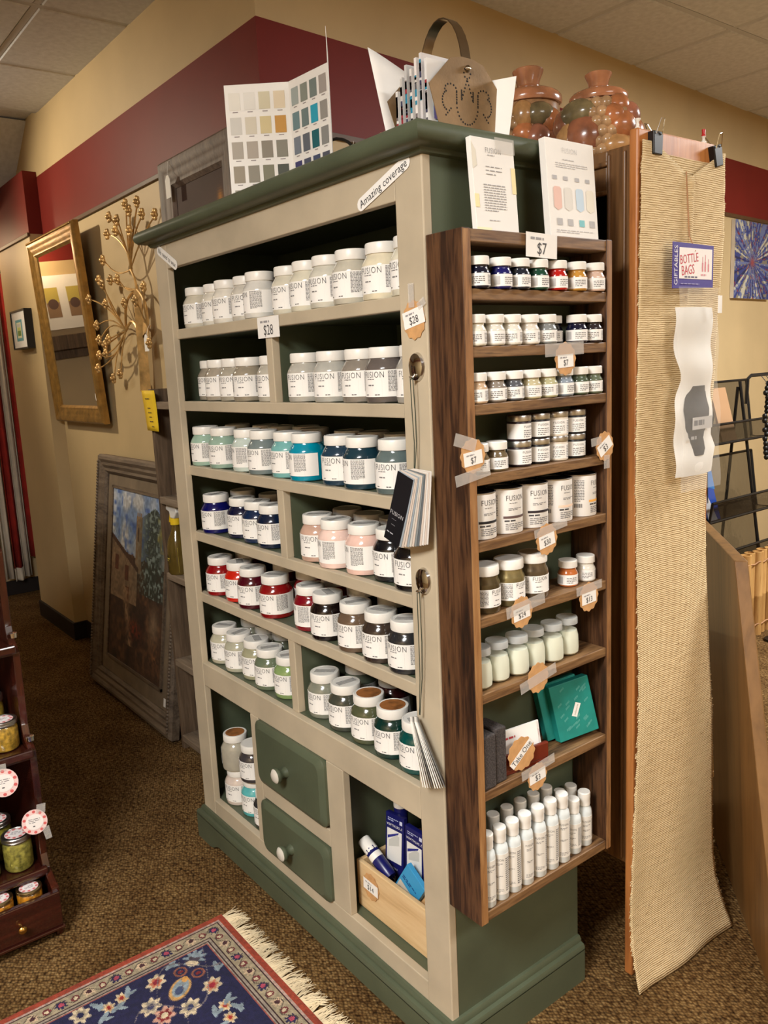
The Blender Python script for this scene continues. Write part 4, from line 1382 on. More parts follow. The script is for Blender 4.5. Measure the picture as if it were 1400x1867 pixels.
# folded colour chart
t = thing('colour_chart', 'folded paint colour chart standing on the green cabinet', 'colour chart', (-0.50, 0.06, TOP))
A, B, C_, D_ = Vector((-0.719, 0.023, TOP)), Vector((-0.622, 0.140, TOP)), Vector((-0.471, 0.150, TOP)), Vector((-0.358, 0.068, TOP))
GRID1 = [[(226, 222, 212), (224, 221, 214), (206, 198, 170), (222, 206, 178)], [(206, 203, 196), (208, 200, 182), (206, 190, 144), (194, 142, 60)],
         [(168, 160, 148), (168, 158, 146), (136, 128, 114), (132, 128, 114)], [(150, 140, 122), (140, 134, 120), (124, 122, 100), (72, 76, 66)], [(150, 146, 132), (130, 128, 118), (120, 118, 104), (90, 92, 80)]]
GRID2 = [[(160, 170, 168), (136, 142, 132), (118, 130, 126), (164, 156, 150)], [(108, 136, 142), (110, 128, 128), (40, 160, 188), (150, 146, 140)],
         [(120, 128, 140), (96, 102, 112), (24, 96, 104), (138, 138, 136)], [(64, 62, 110), (80, 84, 104), (70, 80, 110), (84, 86, 100)], [(60, 62, 90), (70, 72, 84), (50, 60, 90), (70, 70, 80)]]
H_ = 0.262
for nm, p0, p1, gd, cap in (('chart_page', A, B, GRID1, 1), ('chart_page', B, C_, GRID2, 1), ('chart_page', C_, D_, None, 0)):
    ud = (p1 - p0)
    n = Vector((ud.y, -ud.x, 0)).normalized()
    hh = H_ if gd else H_ + 0.02
    pg = MB().obox(p0, ud, -n * 0.0006, (0, 0, hh)).build(nm, M['paper'], t)
    if gd:
        p = Pr()
        rows = 5
        for r in range(rows):
            for c in range(4):
                u0, v1 = 0.06 + 0.232 * c, H_ - 0.018 - 0.054 * r
                p.rect(u0, u0 + 0.175, v1 - 0.038, v1, gd[r][c])
                p.rect(u0 + 0.05, u0 + 0.13, v1 - 0.0435, v1 - 0.0415, (150, 140, 140))
        p.build('printed_swatches', pg, lambda u, v, h_: tuple(p0 + ud * u + Vector((0, 0, v)) + n * (0.0004 + h_)), world=True)
# punched tin basket with strap handle, leaflets in it
t = thing('tin_basket', 'punched tin letter basket with steel strap handle on the cabinet', 'basket', (-0.07, 0.125, TOP))
pl = [(-0.064, 0), (0.064, 0), (0.090, 0.074), (0.040, 0.122), (0.014, 0.128), (-0.014, 0.128), (-0.040, 0.122), (-0.090, 0.074)]
bx = 0.055


def bas(u, v, h):     # front panel faces +x
    return (bx + h + 0.10 * v * 0.25, u, v)


fp = MB().prism(pl, lambda u, v: bas(u, v, 0), lambda u, v: bas(u, v, 0.0015)).build('front_panel', M['pewter'], t, world=False)
MB().prism(pl, lambda u, v: (-bx - 0.025 * v, u, v), lambda u, v: (-bx - 0.0015 - 0.025 * v, u, v)).build('back_panel', M['pewter'], t, world=False)
MB().box(-bx, bx, -0.064, 0.064, 0, 0.0015).build('bottom_plate', M['pewter'], t, world=False)
# punched dots: tulip outline
dots = []
for i in range(15):
    a = PI + PI * i / 14
    dots.append((0.026 * math.cos(a), 0.050 + 0.032 * math.sin(a)))
for s_ in (-1, 1):
    for i in range(5):
        dots.append((s_ * 0.026, 0.052 + 0.004 * i))
    for i in range(7):
        a = PI * i / 6
        dots.append((s_ * (0.040 - 0.014 * math.cos(a)), 0.070 + 0.010 * math.sin(a)))
    for i in range(6):
        dots.append((s_ * (0.013 - 0.0024 * i), 0.060 + 0.006 * i))
        dots.append((s_ * 0.014, 0.058 + 0.003 * i))
    for i in range(9):
        a = -1.2 + 2.4 * i / 8
        dots.append((s_ * (0.046 + 0.014 * math.cos(a)), 0.052 + 0.016 * math.sin(a)))
    for i in range(4):
        dots.append((s_ * (0.040 + 0.004 * i), 0.040 - 0.004 * i))
for i in range(8):
    dots.append((0.008 * math.cos(PI * i / 4), 0.103 + 0.009 * math.sin(PI * i / 4)))
for i in range(30):
    dots.append((-0.058 + 0.004 * i, 0.008))
k = MB()
for u, v in dots:
    c = Vector(bas(u, v, 0.0017))
    k.add([c + Vector((0, 0.0019 * math.cos(a), 0.0019 * math.sin(a))) for a in [2 * PI * i / 6 for i in range(6)]], [tuple(range(6))])
k.build('punched_holes', M['black'], fp, world=False)
hd = []
ns = 14
vs, fs = [], []
for i in range(ns + 1):
    a = PI * i / ns
    x_, z_ = (bx + 0.004) * math.cos(a), 0.108 + 0.102 * math.sin(a)
    xi, zi = (bx + 0.002) * math.cos(a), 0.108 + 0.100 * math.sin(a)
    for (xx, zz) in ((x_, z_), (xi, zi)):
        vs += [(xx, -0.011, zz), (xx, 0.011, zz)]
for i in range(ns):
    b = 4 * i
    fs += [(b, b + 1, b + 5, b + 4), (b + 2, b + 6, b + 7, b + 3), (b, b + 4, b + 6, b + 2), (b + 1, b + 3, b + 7, b + 5)]
MB().add(vs, fs).build('strap_handle', M['steel'], t, 40, world=False)
k = MB().sphere((bx + 0.006, 0, 0.110), 0.006, 8, 6)
k.build('rivet', M['steel'], t, 40, world=False)
# leaflets and the white sheet standing in the basket
rr_ = random.Random(9)
for i in range(7):
    x_ = -0.125 + 0.012 + 0.0135 * i
    hh = [0.085, 0.105, 0.122, 0.112, 0.126, 0.130, 0.118][i]
    t = thing('leaflet', ['white leaflet at the back of the tin basket', 'tall white leaflet in the tin basket, second from back', 'grey edged leaflet in the tin basket', 'short printed leaflet in the tin basket middle', 'tall leaflet with red print in the tin basket', 'tall leaflet with dark print in the tin basket', 'blue printed leaflet at the front of the tin basket'][i], 'leaflet', (x_, 0.105, TOP + 0.002), 0, 'leaflets in the tin basket')
    c = [(226, 224, 220), (214, 212, 210), (196, 194, 192), (224, 220, 216), (232, 226, 222), (216, 212, 212), (228, 226, 224)][i]
    MB().box(0, 0.006, -0.062, 0.040, 0, hh, c).build('folded_sheet', M['print'], t, world=False)
    p = Pr()
    for q in range(10):
        cc = rr_.choice([(60, 62, 90), (150, 40, 50), (90, 90, 96), (40, 130, 160), (120, 110, 110), (200, 196, 190)])
        v = rr_.uniform(0.01, hh - 0.02)
        p.rect(0.0005, 0.0055, v, v + rr_.uniform(0.006, 0.018), cc)
    p.build('edge_print', t, lambda u, v, h_: (u, -0.0622 - h_, v))
    p = Pr()
    for q in range(6):
        cc = rr_.choice([(60, 150, 180), (120, 110, 170), (214, 120, 110), (236, 232, 226), (90, 170, 190)])
        v, u = rr_.uniform(0.01, hh - 0.05), rr_.uniform(-0.058, 0.0)
        p.up()
        p.rect(u, u + 0.035, v, v + rr_.uniform(0.02, 0.04), cc)
    p.build('cover_print', t, lambda u, v, h_: (0.0062 + h_, u, v))
t = thing('paper_sheet', 'large white paper sheet curving up behind the leaflets', 'paper', (-0.10, 0.125, TOP + 0.002))
k = MB()
k.grid(8, 6, lambda a, b: (-0.035 + 0.02 * a * a - 0.050 * b, -0.085 + 0.16 * a, 0.182 * b * (1 - 0.36 * a ** 1.2) + 0.0))
o = k.build('sheet', M['paper'], t, 60, world=False)
md = o.modifiers.new('thick', 'SOLIDIFY')
md.thickness = 0.0006
t = thing('paper_card', 'white card standing at the right end of the tin basket', 'paper', (-0.045, 0.196, TOP + 0.001))
MB().obox((0.0, -0.02, 0), (0.055, 0.03, 0), (-0.0004, 0.0008, 0), (0.01, 0.012, 0.104)).build('card', M['paper'], t, world=False)
# black wire hoop with a tag, and a coil of twine
t = thing('wire_hoop', 'thin black wire hoop with white tag on the cabinet top', 'wire', (-0.40, 0.20, TOP))
MB().tube([(-0.12 + 0.12 * math.cos(a) * 1.0, -0.02, 0.003 + 0.112 * math.sin(a)) for a in [PI * i / 16 for i in range(17)]], 0.0035, 6).build('hoop', M['wire'], t, 40, world=False)
MB().prism([(-0.008, 0), (0.008, 0), (0.008, 0.030), (0.004, 0.037), (-0.004, 0.037), (-0.008, 0.030)], lambda u, v: (-0.028 + u, -0.028, 0.040 + v), lambda u, v: (-0.028 + u, -0.029, 0.040 + v)).build('hang_tag', M['paper'], t, world=False)
MB().tube([(-0.028, -0.026, 0.075), (-0.030, -0.022, 0.092), (-0.034, -0.02, 0.082)], 0.0007, 4).build('tag_string', M['white'], t, world=False)
t = thing('twine_coil', 'loose coil of brown twine on the cabinet top', 'twine', (-0.17, 0.105, TOP + 0.001))
rr_ = random.Random(2)
for q in range(5):
    a0, tz = rr_.uniform(0, 6), rr_.uniform(-0.3, 0.3)
    MB().tube([(-0.02 + 0.04 * math.cos(a0 + a), 0.03 * math.sin(a0 + a), 0.018 + 0.014 * math.sin(a0 + a + q) + 0.003 * q) for a in [2 * PI * i / 18 for i in range(18)]], 0.0012, 5, closed=True).build('strand', M['twine'], t, 40, world=False)

# leaflet stacks on the rack top, leaning against the cabinet
for i, (y0, y1, h, th, xb) in enumerate([(0.062, 0.166, 0.158, 0.0115, 0.0690), (0.246, 0.384, 0.178, 0.0150, 0.0740)]):
    t = thing('leaflet_stack', ['stack of white price leaflets leaning on the cabinet above the rack', 'thick stack of white colour leaflets leaning on the cabinet above the rack'][i], 'leaflets', (xb, (y0 + y1) / 2, 1.6636), HP, 'leaflet stacks on the rack top')
    w = y1 - y0
    d = Vector((0, 0.078, 0.997))
    n = Vector((0, -0.997, 0.078))
    o0 = Vector((-w / 2, 0, 0))
    k = MB()
    MB().obox(o0 + n * 0, Vector((w, 0, 0)), -n * th, d * h).build('paper_stack', M['paper'], t, world=False, bev=0.0008)
    p = Pr()
    if i == 0:
        p.text('FUSION', w * 0.5, h * 0.87, w * 0.36, (150, 148, 148), ys=1.3)
        p.lines(w * 0.36, w * 0.64, h * 0.815, h * 0.83, 1, (170, 168, 168), 3, 0.6, 4)
        p.lines(w * 0.3, w * 0.68, h * 0.60, h * 0.72, 3, (150, 148, 148), 4, 0.24, 3)
        p.lines(w * 0.22, w * 0.74, h * 0.22, h * 0.52, 11, (160, 158, 158), 5, 0.4, 7)
        p.lines(w * 0.3, w * 0.72, h * 0.12, h * 0.14, 1, (170, 168, 168), 6, 0.5, 7)
        p.rect(w * 0.90, w, h * 0.44, h * 0.72, (240, 222, 168))
        p.rect(0, w * 0.10, h * 0.26, h * 0.40, (244, 226, 172))
        p.poly([(0, h * 0.66), (w * 0.10, h * 0.70), (w * 0.09, h * 0.86), (0, h * 0.95)], (222, 216, 200))
        p.rect(0, w * 0.34, 0.001, h * 0.05, (238, 236, 196))
    else:
        p.text('FUSION', w * 0.48, h * 0.89, w * 0.3, (200, 198, 198), ys=1.2)
        p.lines(w * 0.33, w * 0.72, h * 0.79, h * 0.81, 1, (190, 188, 188), 3, 0.5, 7)
        p.lines(w * 0.18, w * 0.84, h * 0.71, h * 0.77, 3, (190, 188, 188), 4, 0.4, 9)
        for q, (u, c) in enumerate([(0.10, (226, 186, 172)), (0.32, (218, 214, 206)), (0.56, (192, 212, 228)), (0.78, (230, 224, 208))]):
            u *= w
            p.poly([(u, h * 0.31), (u + w * 0.08, h * 0.28), (u + w * 0.16, h * 0.31), (u + w * 0.16, h * 0.50), (u + w * 0.13, h * 0.52), (u + w * 0.03, h * 0.52), (u, h * 0.50)], c)
            p.rect(u, u + w * 0.09, h * 0.59, h * 0.63, (176, 174, 176))
            p.rect(u + w * 0.04, u + w * 0.15, h * 0.13, h * 0.20, (120, 190, 196) if q == 2 else (178, 176, 176))
        p.lines(w * 0.12, w * 0.9, h * 0.05, h * 0.09, 2, (190, 188, 188), 8, 0.4, 9)
    p.build('printed_cover', t, lambda u, v, h_: tuple(o0 + Vector((u, 0, 0)) + d * v + n * (0.0004 + h_)))
    if i == 0:
        MB().obox(o0 + Vector((w * 0.55, 0, 0)) + d * (h * 0.86) + n * 0.0012, Vector((w * 0.46, 0, 0)), n * 0.0003, d * 0.026).build('tape', M['tape'], t, world=False)

# ================================================================ BROWN HUTCH WITH GLASS, FRUIT JARS ON TOP
HX0, HX1, HY0, HY1, HZ0, HZ1 = -0.62, 0.066, 0.50, 0.775, 0.275, 1.858
hu = thing('glass_hutch', 'brown wooden glass fronted hutch behind the green cabinet', 'cabinet', (-0.25, 0.68, 0))
bw = M['brown']
MB().box(HX1 - 0.06, HX1, HY0, HY0 + 0.022, HZ0, HZ1).build('door_stile', bw, hu, bev=0.004)
MB().box(HX0, HX0 + 0.06, HY0, HY0 + 0.022, HZ0, HZ1).build('door_stile', bw, hu, bev=0.004)
MB().box(HX0 + 0.06, HX1 - 0.06, HY0 + 0.001, HY0 + 0.021, HZ1 - 0.085, HZ1).build('door_rail', bw, hu, bev=0.004)
MB().box(HX0 + 0.06, HX1 - 0.06, HY0 + 0.001, HY0 + 0.021, HZ0, HZ0 + 0.10).build('door_rail', bw, hu, bev=0.004)
MB().box(HX0 + 0.06, HX1 - 0.06, HY0 + 0.010, HY0 + 0.013, HZ0 + 0.10, HZ1 - 0.085).build('glass_pane', M['glass'], hu)
k = MB()
for z in (HZ1 - 0.032, HZ1 - 0.088):
    k.box(HX0 + 0.06, HX1 - 0.056, HY0 - 0.006, HY0 + 0.002, z, z + 0.010)
k.build('door_moulding', bw, hu, bev=0.003)
for x in (HX1 - 0.058, HX1 - 0.020):
    MB().box(x, x + 0.008, HY0 - 0.006, HY0 + 0.002, HZ0 + 0.012, HZ1 - 0.01).build('stile_bead', bw, hu, bev=0.003)
for x0 in (HX0, HX1 - 0.018):
    MB().box(x0, x0 + 0.018, HY0 + 0.022, HY1, HZ0, HZ1).build('side_panel', bw, hu)
MB().box(HX0 + 0.018, HX1 - 0.018, HY1 - 0.012, HY1, HZ0, HZ1).build('back_panel', M['black'], hu)
for z in (HZ0, 0.75, 1.22, HZ1 - 0.02):
    MB().box(HX0 + 0.018, HX1 - 0.018, HY0 + 0.024, HY1 - 0.012, z, z + 0.018).build('shelf', bw, hu)
MB().box(HX0, HX0 + 0.04, HY0 + 0.03, HY1, 0, HZ0).build('leg', bw, hu)
PX0, PX1, PY0, PY1 = 0.0665, 0.088, 0.488, 0.765
MB().box(PX0, PX1, PY0, PY1, 0, 1.882).build('pine_end_board', M['pine'], hu, bev=0.004)

GL = {}


def glaze(c, r=0.16):
    if c not in GL:
        GL[c] = plain('glaze_%02x%02x%02x' % c, c, 0.24, coat=0.4, var=0.2, scale=24)
    return GL[c]


def fruit_jar(loc, R, hb, LRd, KR, hl, label, recipe):
    """R body radius, hb height to the lid, LRd lid radius, KR knob radius, hl lid and knob height"""
    t = thing('ceramic_fruit_jar', label, 'cookie jar', loc, 0, 'ceramic jars on the hutch')
    q, zq = R * 0.90, hb / 0.126
    MB().lathe([(0, 0), (q * 0.66, 0), (q * 0.84, 0.010 * zq), (q, 0.045 * zq), (q, 0.075 * zq), (q * 0.90, 0.105 * zq), (LRd * 0.92, 0.122 * zq), (LRd * 0.90, 0.126 * zq), (0, 0.126 * zq)], 28).build('pot', glaze((150, 112, 78)), t, 40, world=False)
    pr_ = [(0.90, 0.004), (0.98, 0.01), (1.0, 0.10), (0.99, 0.22), (0.90, 0.32), (0.62, 0.44)]
    prof = [(LRd * a, hb + hl * b) for a, b in pr_] + [(KR * 0.78, hb + hl * 0.50), (KR * 0.70, hb + hl * 0.56), (KR * 0.76, hb + hl * 0.70), (KR * 0.98, hb + hl * 0.92), (KR, hb + hl * 0.97), (KR * 0.93, hb + hl), (0, hb + hl)]
    MB().lathe(prof, 28).build('lid', M['terra'], t, 40, world=False)
    for (a, z, r, sc, c, nm) in recipe:
        r = r * R / 0.088
        rad = q if z < 0.08 else q - (z - 0.08) * zq * 0.55 * (q - LRd * 0.9) / (0.046 * zq) * 1.0
        rad -= r * 0.22
        k = MB()
        k.sphere((0, 0, 0), r, 12, 8, sc)
        ca, sa = math.cos(a), math.sin(a)
        k.v = [(ca * (rad + p[0]) - sa * p[1], sa * (rad + p[0]) + ca * p[1], z * zq + p[2]) for p in k.v]
        k.build(nm, glaze(c), t, 80, world=False)
    return t


OR, RB, GN, TN, YL, PK = (168, 104, 64), (132, 82, 58), (112, 98, 68), (164, 130, 94), (174, 130, 82), (146, 92, 70)


def recipe(a0, flip):
    """relief fruit: grapes, pears, pumpkins; a0 is the direction seen by the viewer"""
    L_ = []
    sg = -1 if flip else 1
    rr = random.Random(5 + flip)
    for r_ in range(6):
        for c_ in range(5):
            L_.append((a0 + (0.10 if flip else -0.85) + 0.27 * (c_ - 2) + 0.13 * (r_ % 2), 0.014 + 0.0188 * r_, 0.0140, (1, 1, 1), TN, 'grape'))
    fruit = [(-0.30, 0.064, 0.026, (0.8, 1, 1), PK, 'apple'), (-0.72, 0.050, 0.032, (0.7, 1, 1), RB, 'pumpkin'), (-0.15, 0.025, 0.030, (0.7, 1.1, 0.9), OR, 'pumpkin'), (0.15, 0.102, 0.022, (0.8, 1, 1.2), YL, 'pear'),
             (-0.40, 0.102, 0.024, (0.7, 1.2, 0.9), GN, 'gourd'), (-0.80, 0.092, 0.024, (0.7, 1, 1), OR, 'peach'), (-0.85, 0.045, 0.030, (0.7, 1, 1), PK, 'apple'), (-1.25, 0.07, 0.032, (0.7, 1, 1), YL, 'pear'), (0.22, 0.024, 0.026, (0.8, 1, 1.2), RB, 'pumpkin'), (0.12, 0.072, 0.022, (0.8, 1, 1), OR, 'peach'), (-0.62, 0.016, 0.024, (0.8, 1, 1), YL, 'pear')]
    if flip:
        fruit = [(0.55, 0.045, 0.034, (0.7, 1, 1.1), RB, 'apple'), (0.75, 0.095, 0.030, (0.7, 1.2, 0.8), GN, 'gourd'), (0.98, 0.045, 0.032, (0.7, 1, 1), YL, 'pumpkin'), (-0.50, 0.102, 0.020, (0.8, 1, 1), OR, 'peach'), (-0.55, 0.062, 0.026, (0.8, 1, 1), OR, 'peach'), (-0.85, 0.085, 0.022, (0.8, 1, 1), PK, 'plum'),
                 (-0.95, 0.050, 0.028, (0.8, 1, 1), OR, 'apple'), (-0.45, 0.022, 0.026, (0.8, 1.2, 0.8), YL, 'pear'), (-0.30, 0.080, 0.020, (0.8, 1, 1), OR, 'peach'), (1.30, 0.08, 0.028, (0.7, 1, 1), RB, 'apple')]
    for a, z, r, sc, c, nm in fruit:
        L_.append((a0 + a * (-1) + (0.12 if flip else 0.05), z, r * 1.22, sc, c, nm))
    for q in range(16):
        L_.append((a0 + PI * 0.55 + q * 0.18, 0.03 + 0.075 * ((q * 7) % 5) / 4, 0.026, (0.7, 1, 1), [OR, RB, GN, YL][q % 4], 'fruit'))
    return L_


av = math.atan2(-1.6, 1.2)
fruit_jar((-0.316, 0.622, HZ1 + 0.0005), 0.092, 0.180, 0.080, 0.037, 0.084, 'taller glazed ceramic fruit jar on the hutch, beside the tin basket', recipe(av, False))
fruit_jar((-0.095, 0.602, HZ1 + 0.0005), 0.094, 0.128, 0.0635, 0.029, 0.062, 'squat glazed ceramic fruit jar on the hutch, beside the runner', recipe(av, True))

# ================================================================ LINEN RUNNER WITH CLIPS AND BOTTLE BAG
def interp(tb, z):
    for (z0, a), (z1, b) in zip(tb, tb[1:]):
        if z0 >= z >= z1:
            k_ = (z0 - z) / (z0 - z1)
            return a + (b - a) * k_
    return tb[-1][1] if z < tb[-1][0] else tb[0][1]


LY = [(1.86, .494), (1.5, .482), (1.157, .474), (.85, .484), (.665, .490), (.40, .474), (.219, .464), (.05, .452), (0, .447)]
RY = [(1.86, .792), (1.7, .795), (1.5, .778), (1.3, .762), (1.121, .746), (.95, .752), (.75, .772), (.571, .793), (.3, .800), (.121, .806), (.05, .815), (0, .822)]
NV, NU = 120, 40
rr_ = random.Random(12)
je = [rr_.uniform(-0.002, 0.002) for _ in range(2 * (NV + 1))]


def runner(a, b):
    zt = 1.858 - 0.058 * max(0, 1 - abs(a - 0.52) / 0.40) + (0.006 if a > 0.9 else 0)
    z = zt * (1 - b) + 0.004 * b
    z = max(z, 0.004)
    j = int(round(b * NV))
    y0, y1 = interp(LY, z) + je[j] * (1 if a < 0.01 else 0), interp(RY, z) + je[NV + j] * (1 if a > 0.99 else 0)
    y_ = y0 + (y1 - y0) * a
    x_ = 0.0935 + 0.006 * (1 - b) * math.sin(a * PI) ** 2 + 0.004 * math.sin(a * 9 + b * 4) * min(1, b * 1.5 + 0.2) * 0.8
    fold = math.exp(-((a - 0.52) / 0.03) ** 2) * max(0, 1 - b / 0.28)
    x_ += 0.010 * fold + 0.010 * b * b + max(0, (0.22 - z) / 0.22) ** 2 * (0.036 + 0.012 * a)
    return (x_, y_, z)


rn = thing('linen_runner', 'long woven tan linen runner hanging from the pine board to the carpet', 'textile', (0.1, 0.64, 0))
k = MB()
k.grid(NU, NV, runner)
o = k.build('front_cloth', M['linen'], rn, 60)
md = o.modifiers.new('thick', 'SOLIDIFY')
md.thickness = 0.0025
k = MB()
k.grid(8, 30, lambda a, b: (0.0905 + 0.001 * math.sin(a * 7), 0.56 + (0.185 + 0.075 * max(0, b - 0.5) * 2) * a, 1.84 - 1.50 * b + 0.05 * a * b))
o = k.build('back_cloth', M['linen'], rn, 60)
fr = MB()
rr_ = random.Random(4)
for i in range(150):
    z = rr_.uniform(0.05, 1.83)
    for side in (0, 1):
        a = side
        x_, y_, zz = runner(a, 1 - z / 1.858)
        s_ = -1 if side == 0 else 1
        h_ = rr_.uniform(0.002, 0.006)
        fr.tube([(x_, y_ - s_ * 0.001, zz), (x_ + 0.001, y_ + s_ * h_, zz + rr_.uniform(-.003, .003)), (x_, y_ - s_ * 0.001, zz + 0.004)], 0.0008, 3)
fo = fr.build('selvedge_loops', M['linen'], rn)
fo['kind'] = 'stuff'
for i, (y_, z_, tl) in enumerate([(0.536, 1.853, 0.0), (0.757, 1.853, 0.25)]):
    t = thing('binder_clip', ['black binder clip holding the runner, nearer one', 'black binder clip beside the red pin on the runner'][i], 'clip', (0.0885, y_, z_), HP, 'binder clips on the runner')
    c, s = math.cos(tl), math.sin(tl)
    rot = lambda u, v: (u * c - v * s, u * s + v * c)
    MB().prism([rot(-0.014, -0.020), rot(0.014, -0.020), rot(0.016, 0.024), rot(-0.016, 0.024)], lambda u, v: (u, -0.014 + 0.0 * v, v), lambda u, v: (u, 0.004, v)).build('spring_body', M['black'], t, world=False, bev=0.002)
    MB().tube([(*(lambda q: (q[0], -0.015))(rot(-0.010, 0.018)), rot(-0.010, 0.018)[1]), (rot(-0.006, 0.045)[0], -0.024, rot(-0.006, 0.045)[1]), (rot(0.006, 0.045)[0], -0.024, rot(0.006, 0.045)[1]), (rot(0.010, 0.018)[0], -0.015, rot(0.010, 0.018)[1])], 0.0012, 5).build('wire_arm', M['silver'], t, world=False)
    MB().tube([(rot(-0.010, 0.020)[0], 0.003, rot(-0.010, 0.020)[1]), (rot(-0.004, 0.044)[0], 0.016, rot(-0.004, 0.044)[1]), (rot(0.006, 0.044)[0], 0.016, rot(0.006, 0.044)[1]), (rot(0.010, 0.020)[0], 0.003, rot(0.010, 0.020)[1])], 0.0012, 5).build('wire_arm', M['silver'], t, world=False)
t = thing('push_pin', 'red and white push pin in the pine board top', 'pin', (0.078, 0.735, 1.8825))
MB().lathe([(0, 0), (0.006, 0), (0.006, 0.003), (0.003, 0.006), (0.003, 0.011), (0.0055, 0.014)], 10).build('white_collar', M['white'], t, 40, world=False)
MB().lathe([(0.0055, 0.014), (0.0035, 0.018), (0.004, 0.028), (0, 0.029)], 10).build('red_head', M['pin'], t, 40, world=False)
t = thing('push_pin', 'clear push pin in the pine board top by the fruit jar', 'pin', (0.078, 0.500, 1.8825))
MB().lathe([(0, 0), (0.006, 0), (0.0035, 0.004), (0.003, 0.012), (0.006, 0.016), (0.006, 0.018), (0, 0.018)], 10).build('clear_head', M['white'], t, 40, world=False)

# bottle bag packet hanging by its header card
bg = thing('bottle_bag_packet', 'clear packet of white bottle bags with purple header card on runner', 'packet', (0.118, 0.636, 1.15), HP)
bd = M['print']
hz0, hz1 = 0.425, 0.513


def sk(u, v):      # slight swing of the packet
    return u + 0.02 * (1 - v / 0.5) + (-0.004)


k = MB().prism([(-0.078, hz0 - 0.002), (0.072, hz0 + 0.002), (0.072, hz1), (-0.078, hz1 + 0.002)], lambda u, v: (u, -0.004, v), lambda u, v: (u, -0.0055, v), (70, 56, 140))
hc = k.build('header_card', bd, bg, world=False)
p = Pr()
p.rect(-0.056, 0.066, hz0 + 0.018, hz1 - 0.008, (240, 234, 230))
p.up()
p.text('BOTTLE', -0.020, hz1 - 0.030, 0.066, (196, 40, 60), rot=0.12, ys=1.35)
p.text('BAGS', -0.024, hz0 + 0.035, 0.046, (196, 40, 60), rot=0.12, ys=1.4)
p.text('GIFTABLES', -0.067, (hz0 + hz1) / 2, 0.078, (236, 232, 240), rot=HP)
for u, h_ in ((0.030, .030), (0.040, .034), (0.052, .026)):
    p.rect(u - 0.0025, u + 0.0025, hz0 + 0.034, hz0 + 0.034 + h_ * 0.6, (214, 130, 140))
    p.rect(u - 0.0010, u + 0.0010, hz0 + 0.034 + h_ * 0.6, hz0 + 0.034 + h_, (214, 130, 140))
p.lines(0.024, 0.058, hz0 + 0.024, hz0 + 0.030, 1, (214, 150, 156), 4, 0.6, 3)
p.lines(-0.036, 0.044, hz0 + 0.0195, hz0 + 0.024, 1, (90, 84, 110), 4, 0.7, 6)
p.lines(-0.05, 0.064, hz0 + 0.006, hz0 + 0.010, 1, (150, 144, 190), 5, 0.5, 12)
p.build('printed_header', hc, lambda u, v, h_: (u, -0.0058 - h_, v))
k = MB()
k.grid(8, 24, lambda a, b: (-0.078 + 0.148 * a + 0.022 * b - 0.004 * math.sin(b * 6), -0.020 - 0.010 * math.sin(a * PI) * math.sin(b * PI) - 0.003 * math.sin(b * 18 + a * 3), hz0 - (hz0 + 0.002) * b))
k.build('clear_film', M['film'], bg, 60, world=False)
k = MB()


def bagcloth(a, b):
    lft = -0.070 + 0.024 * math.exp(-((b - 0.42) / 0.10) ** 2) + 0.02 * max(0, b - 0.5)
    rgt = 0.068 + 0.012 * b + (0.016 * math.exp(-((b - 0.84) / 0.05) ** 2))
    return (lft + (rgt - lft) * a, -0.007 - 0.012 * math.sin(a * PI) - 0.003 * math.sin(b * 22), 0.385 - 0.355 * b)


k.grid(10, 26, bagcloth)
o = k.build('white_bag', M['bagwhite'], bg, 60, world=False)
k = MB()
k.grid(8, 12, lambda a, b: (bagcloth(0.14 + 0.68 * a, 0.46 + 0.42 * b)[0] + (0.5 - a) * 0.05 * abs(b - 0.35) * 1.5, bagcloth(0.14 + 0.68 * a, 0.46 + 0.42 * b)[1] - 0.002, bagcloth(0.14 + 0.68 * a, 0.46 + 0.42 * b)[2]), (34, 37, 44))
lb = k.build('dark_insert', bd, bg, 60, world=False)
p = Pr()
p.rect(-0.040, 0.036, 0.130, 0.156, (190, 188, 186))
p.up()
p.lines(-0.034, 0.03, 0.136, 0.152, 1, (90, 92, 98), 5, 0.7, 5)
p.lines(-0.045, -0.01, 0.108, 0.118, 1, (160, 160, 160), 5, 0.7, 3)
p.build('insert_print', lb, lambda u, v, h_: (u + 0.012, -0.0235 - h_ - 0.002, v))
MB().tube([(0.002, -0.006, hz1 - 0.014), (0.004, 0.010, hz1 + 0.02), (-0.002, 0.016, 0.66)], 0.0015, 5).build('string', M['twine'], bg, world=False)
MB().box(0.048, 0.064, -0.0325, -0.032, 0.372, 0.408).build('price_sticker', M['paper'], bg, world=False)
# ================================================================ PAINTED SURFACES (colour per cell)
def lin_np(a):
    a = np.asarray(a, float) / 255.0
    return np.where(a <= 0.04045, a / 12.92, ((a + 0.055) / 1.055) ** 2.4)


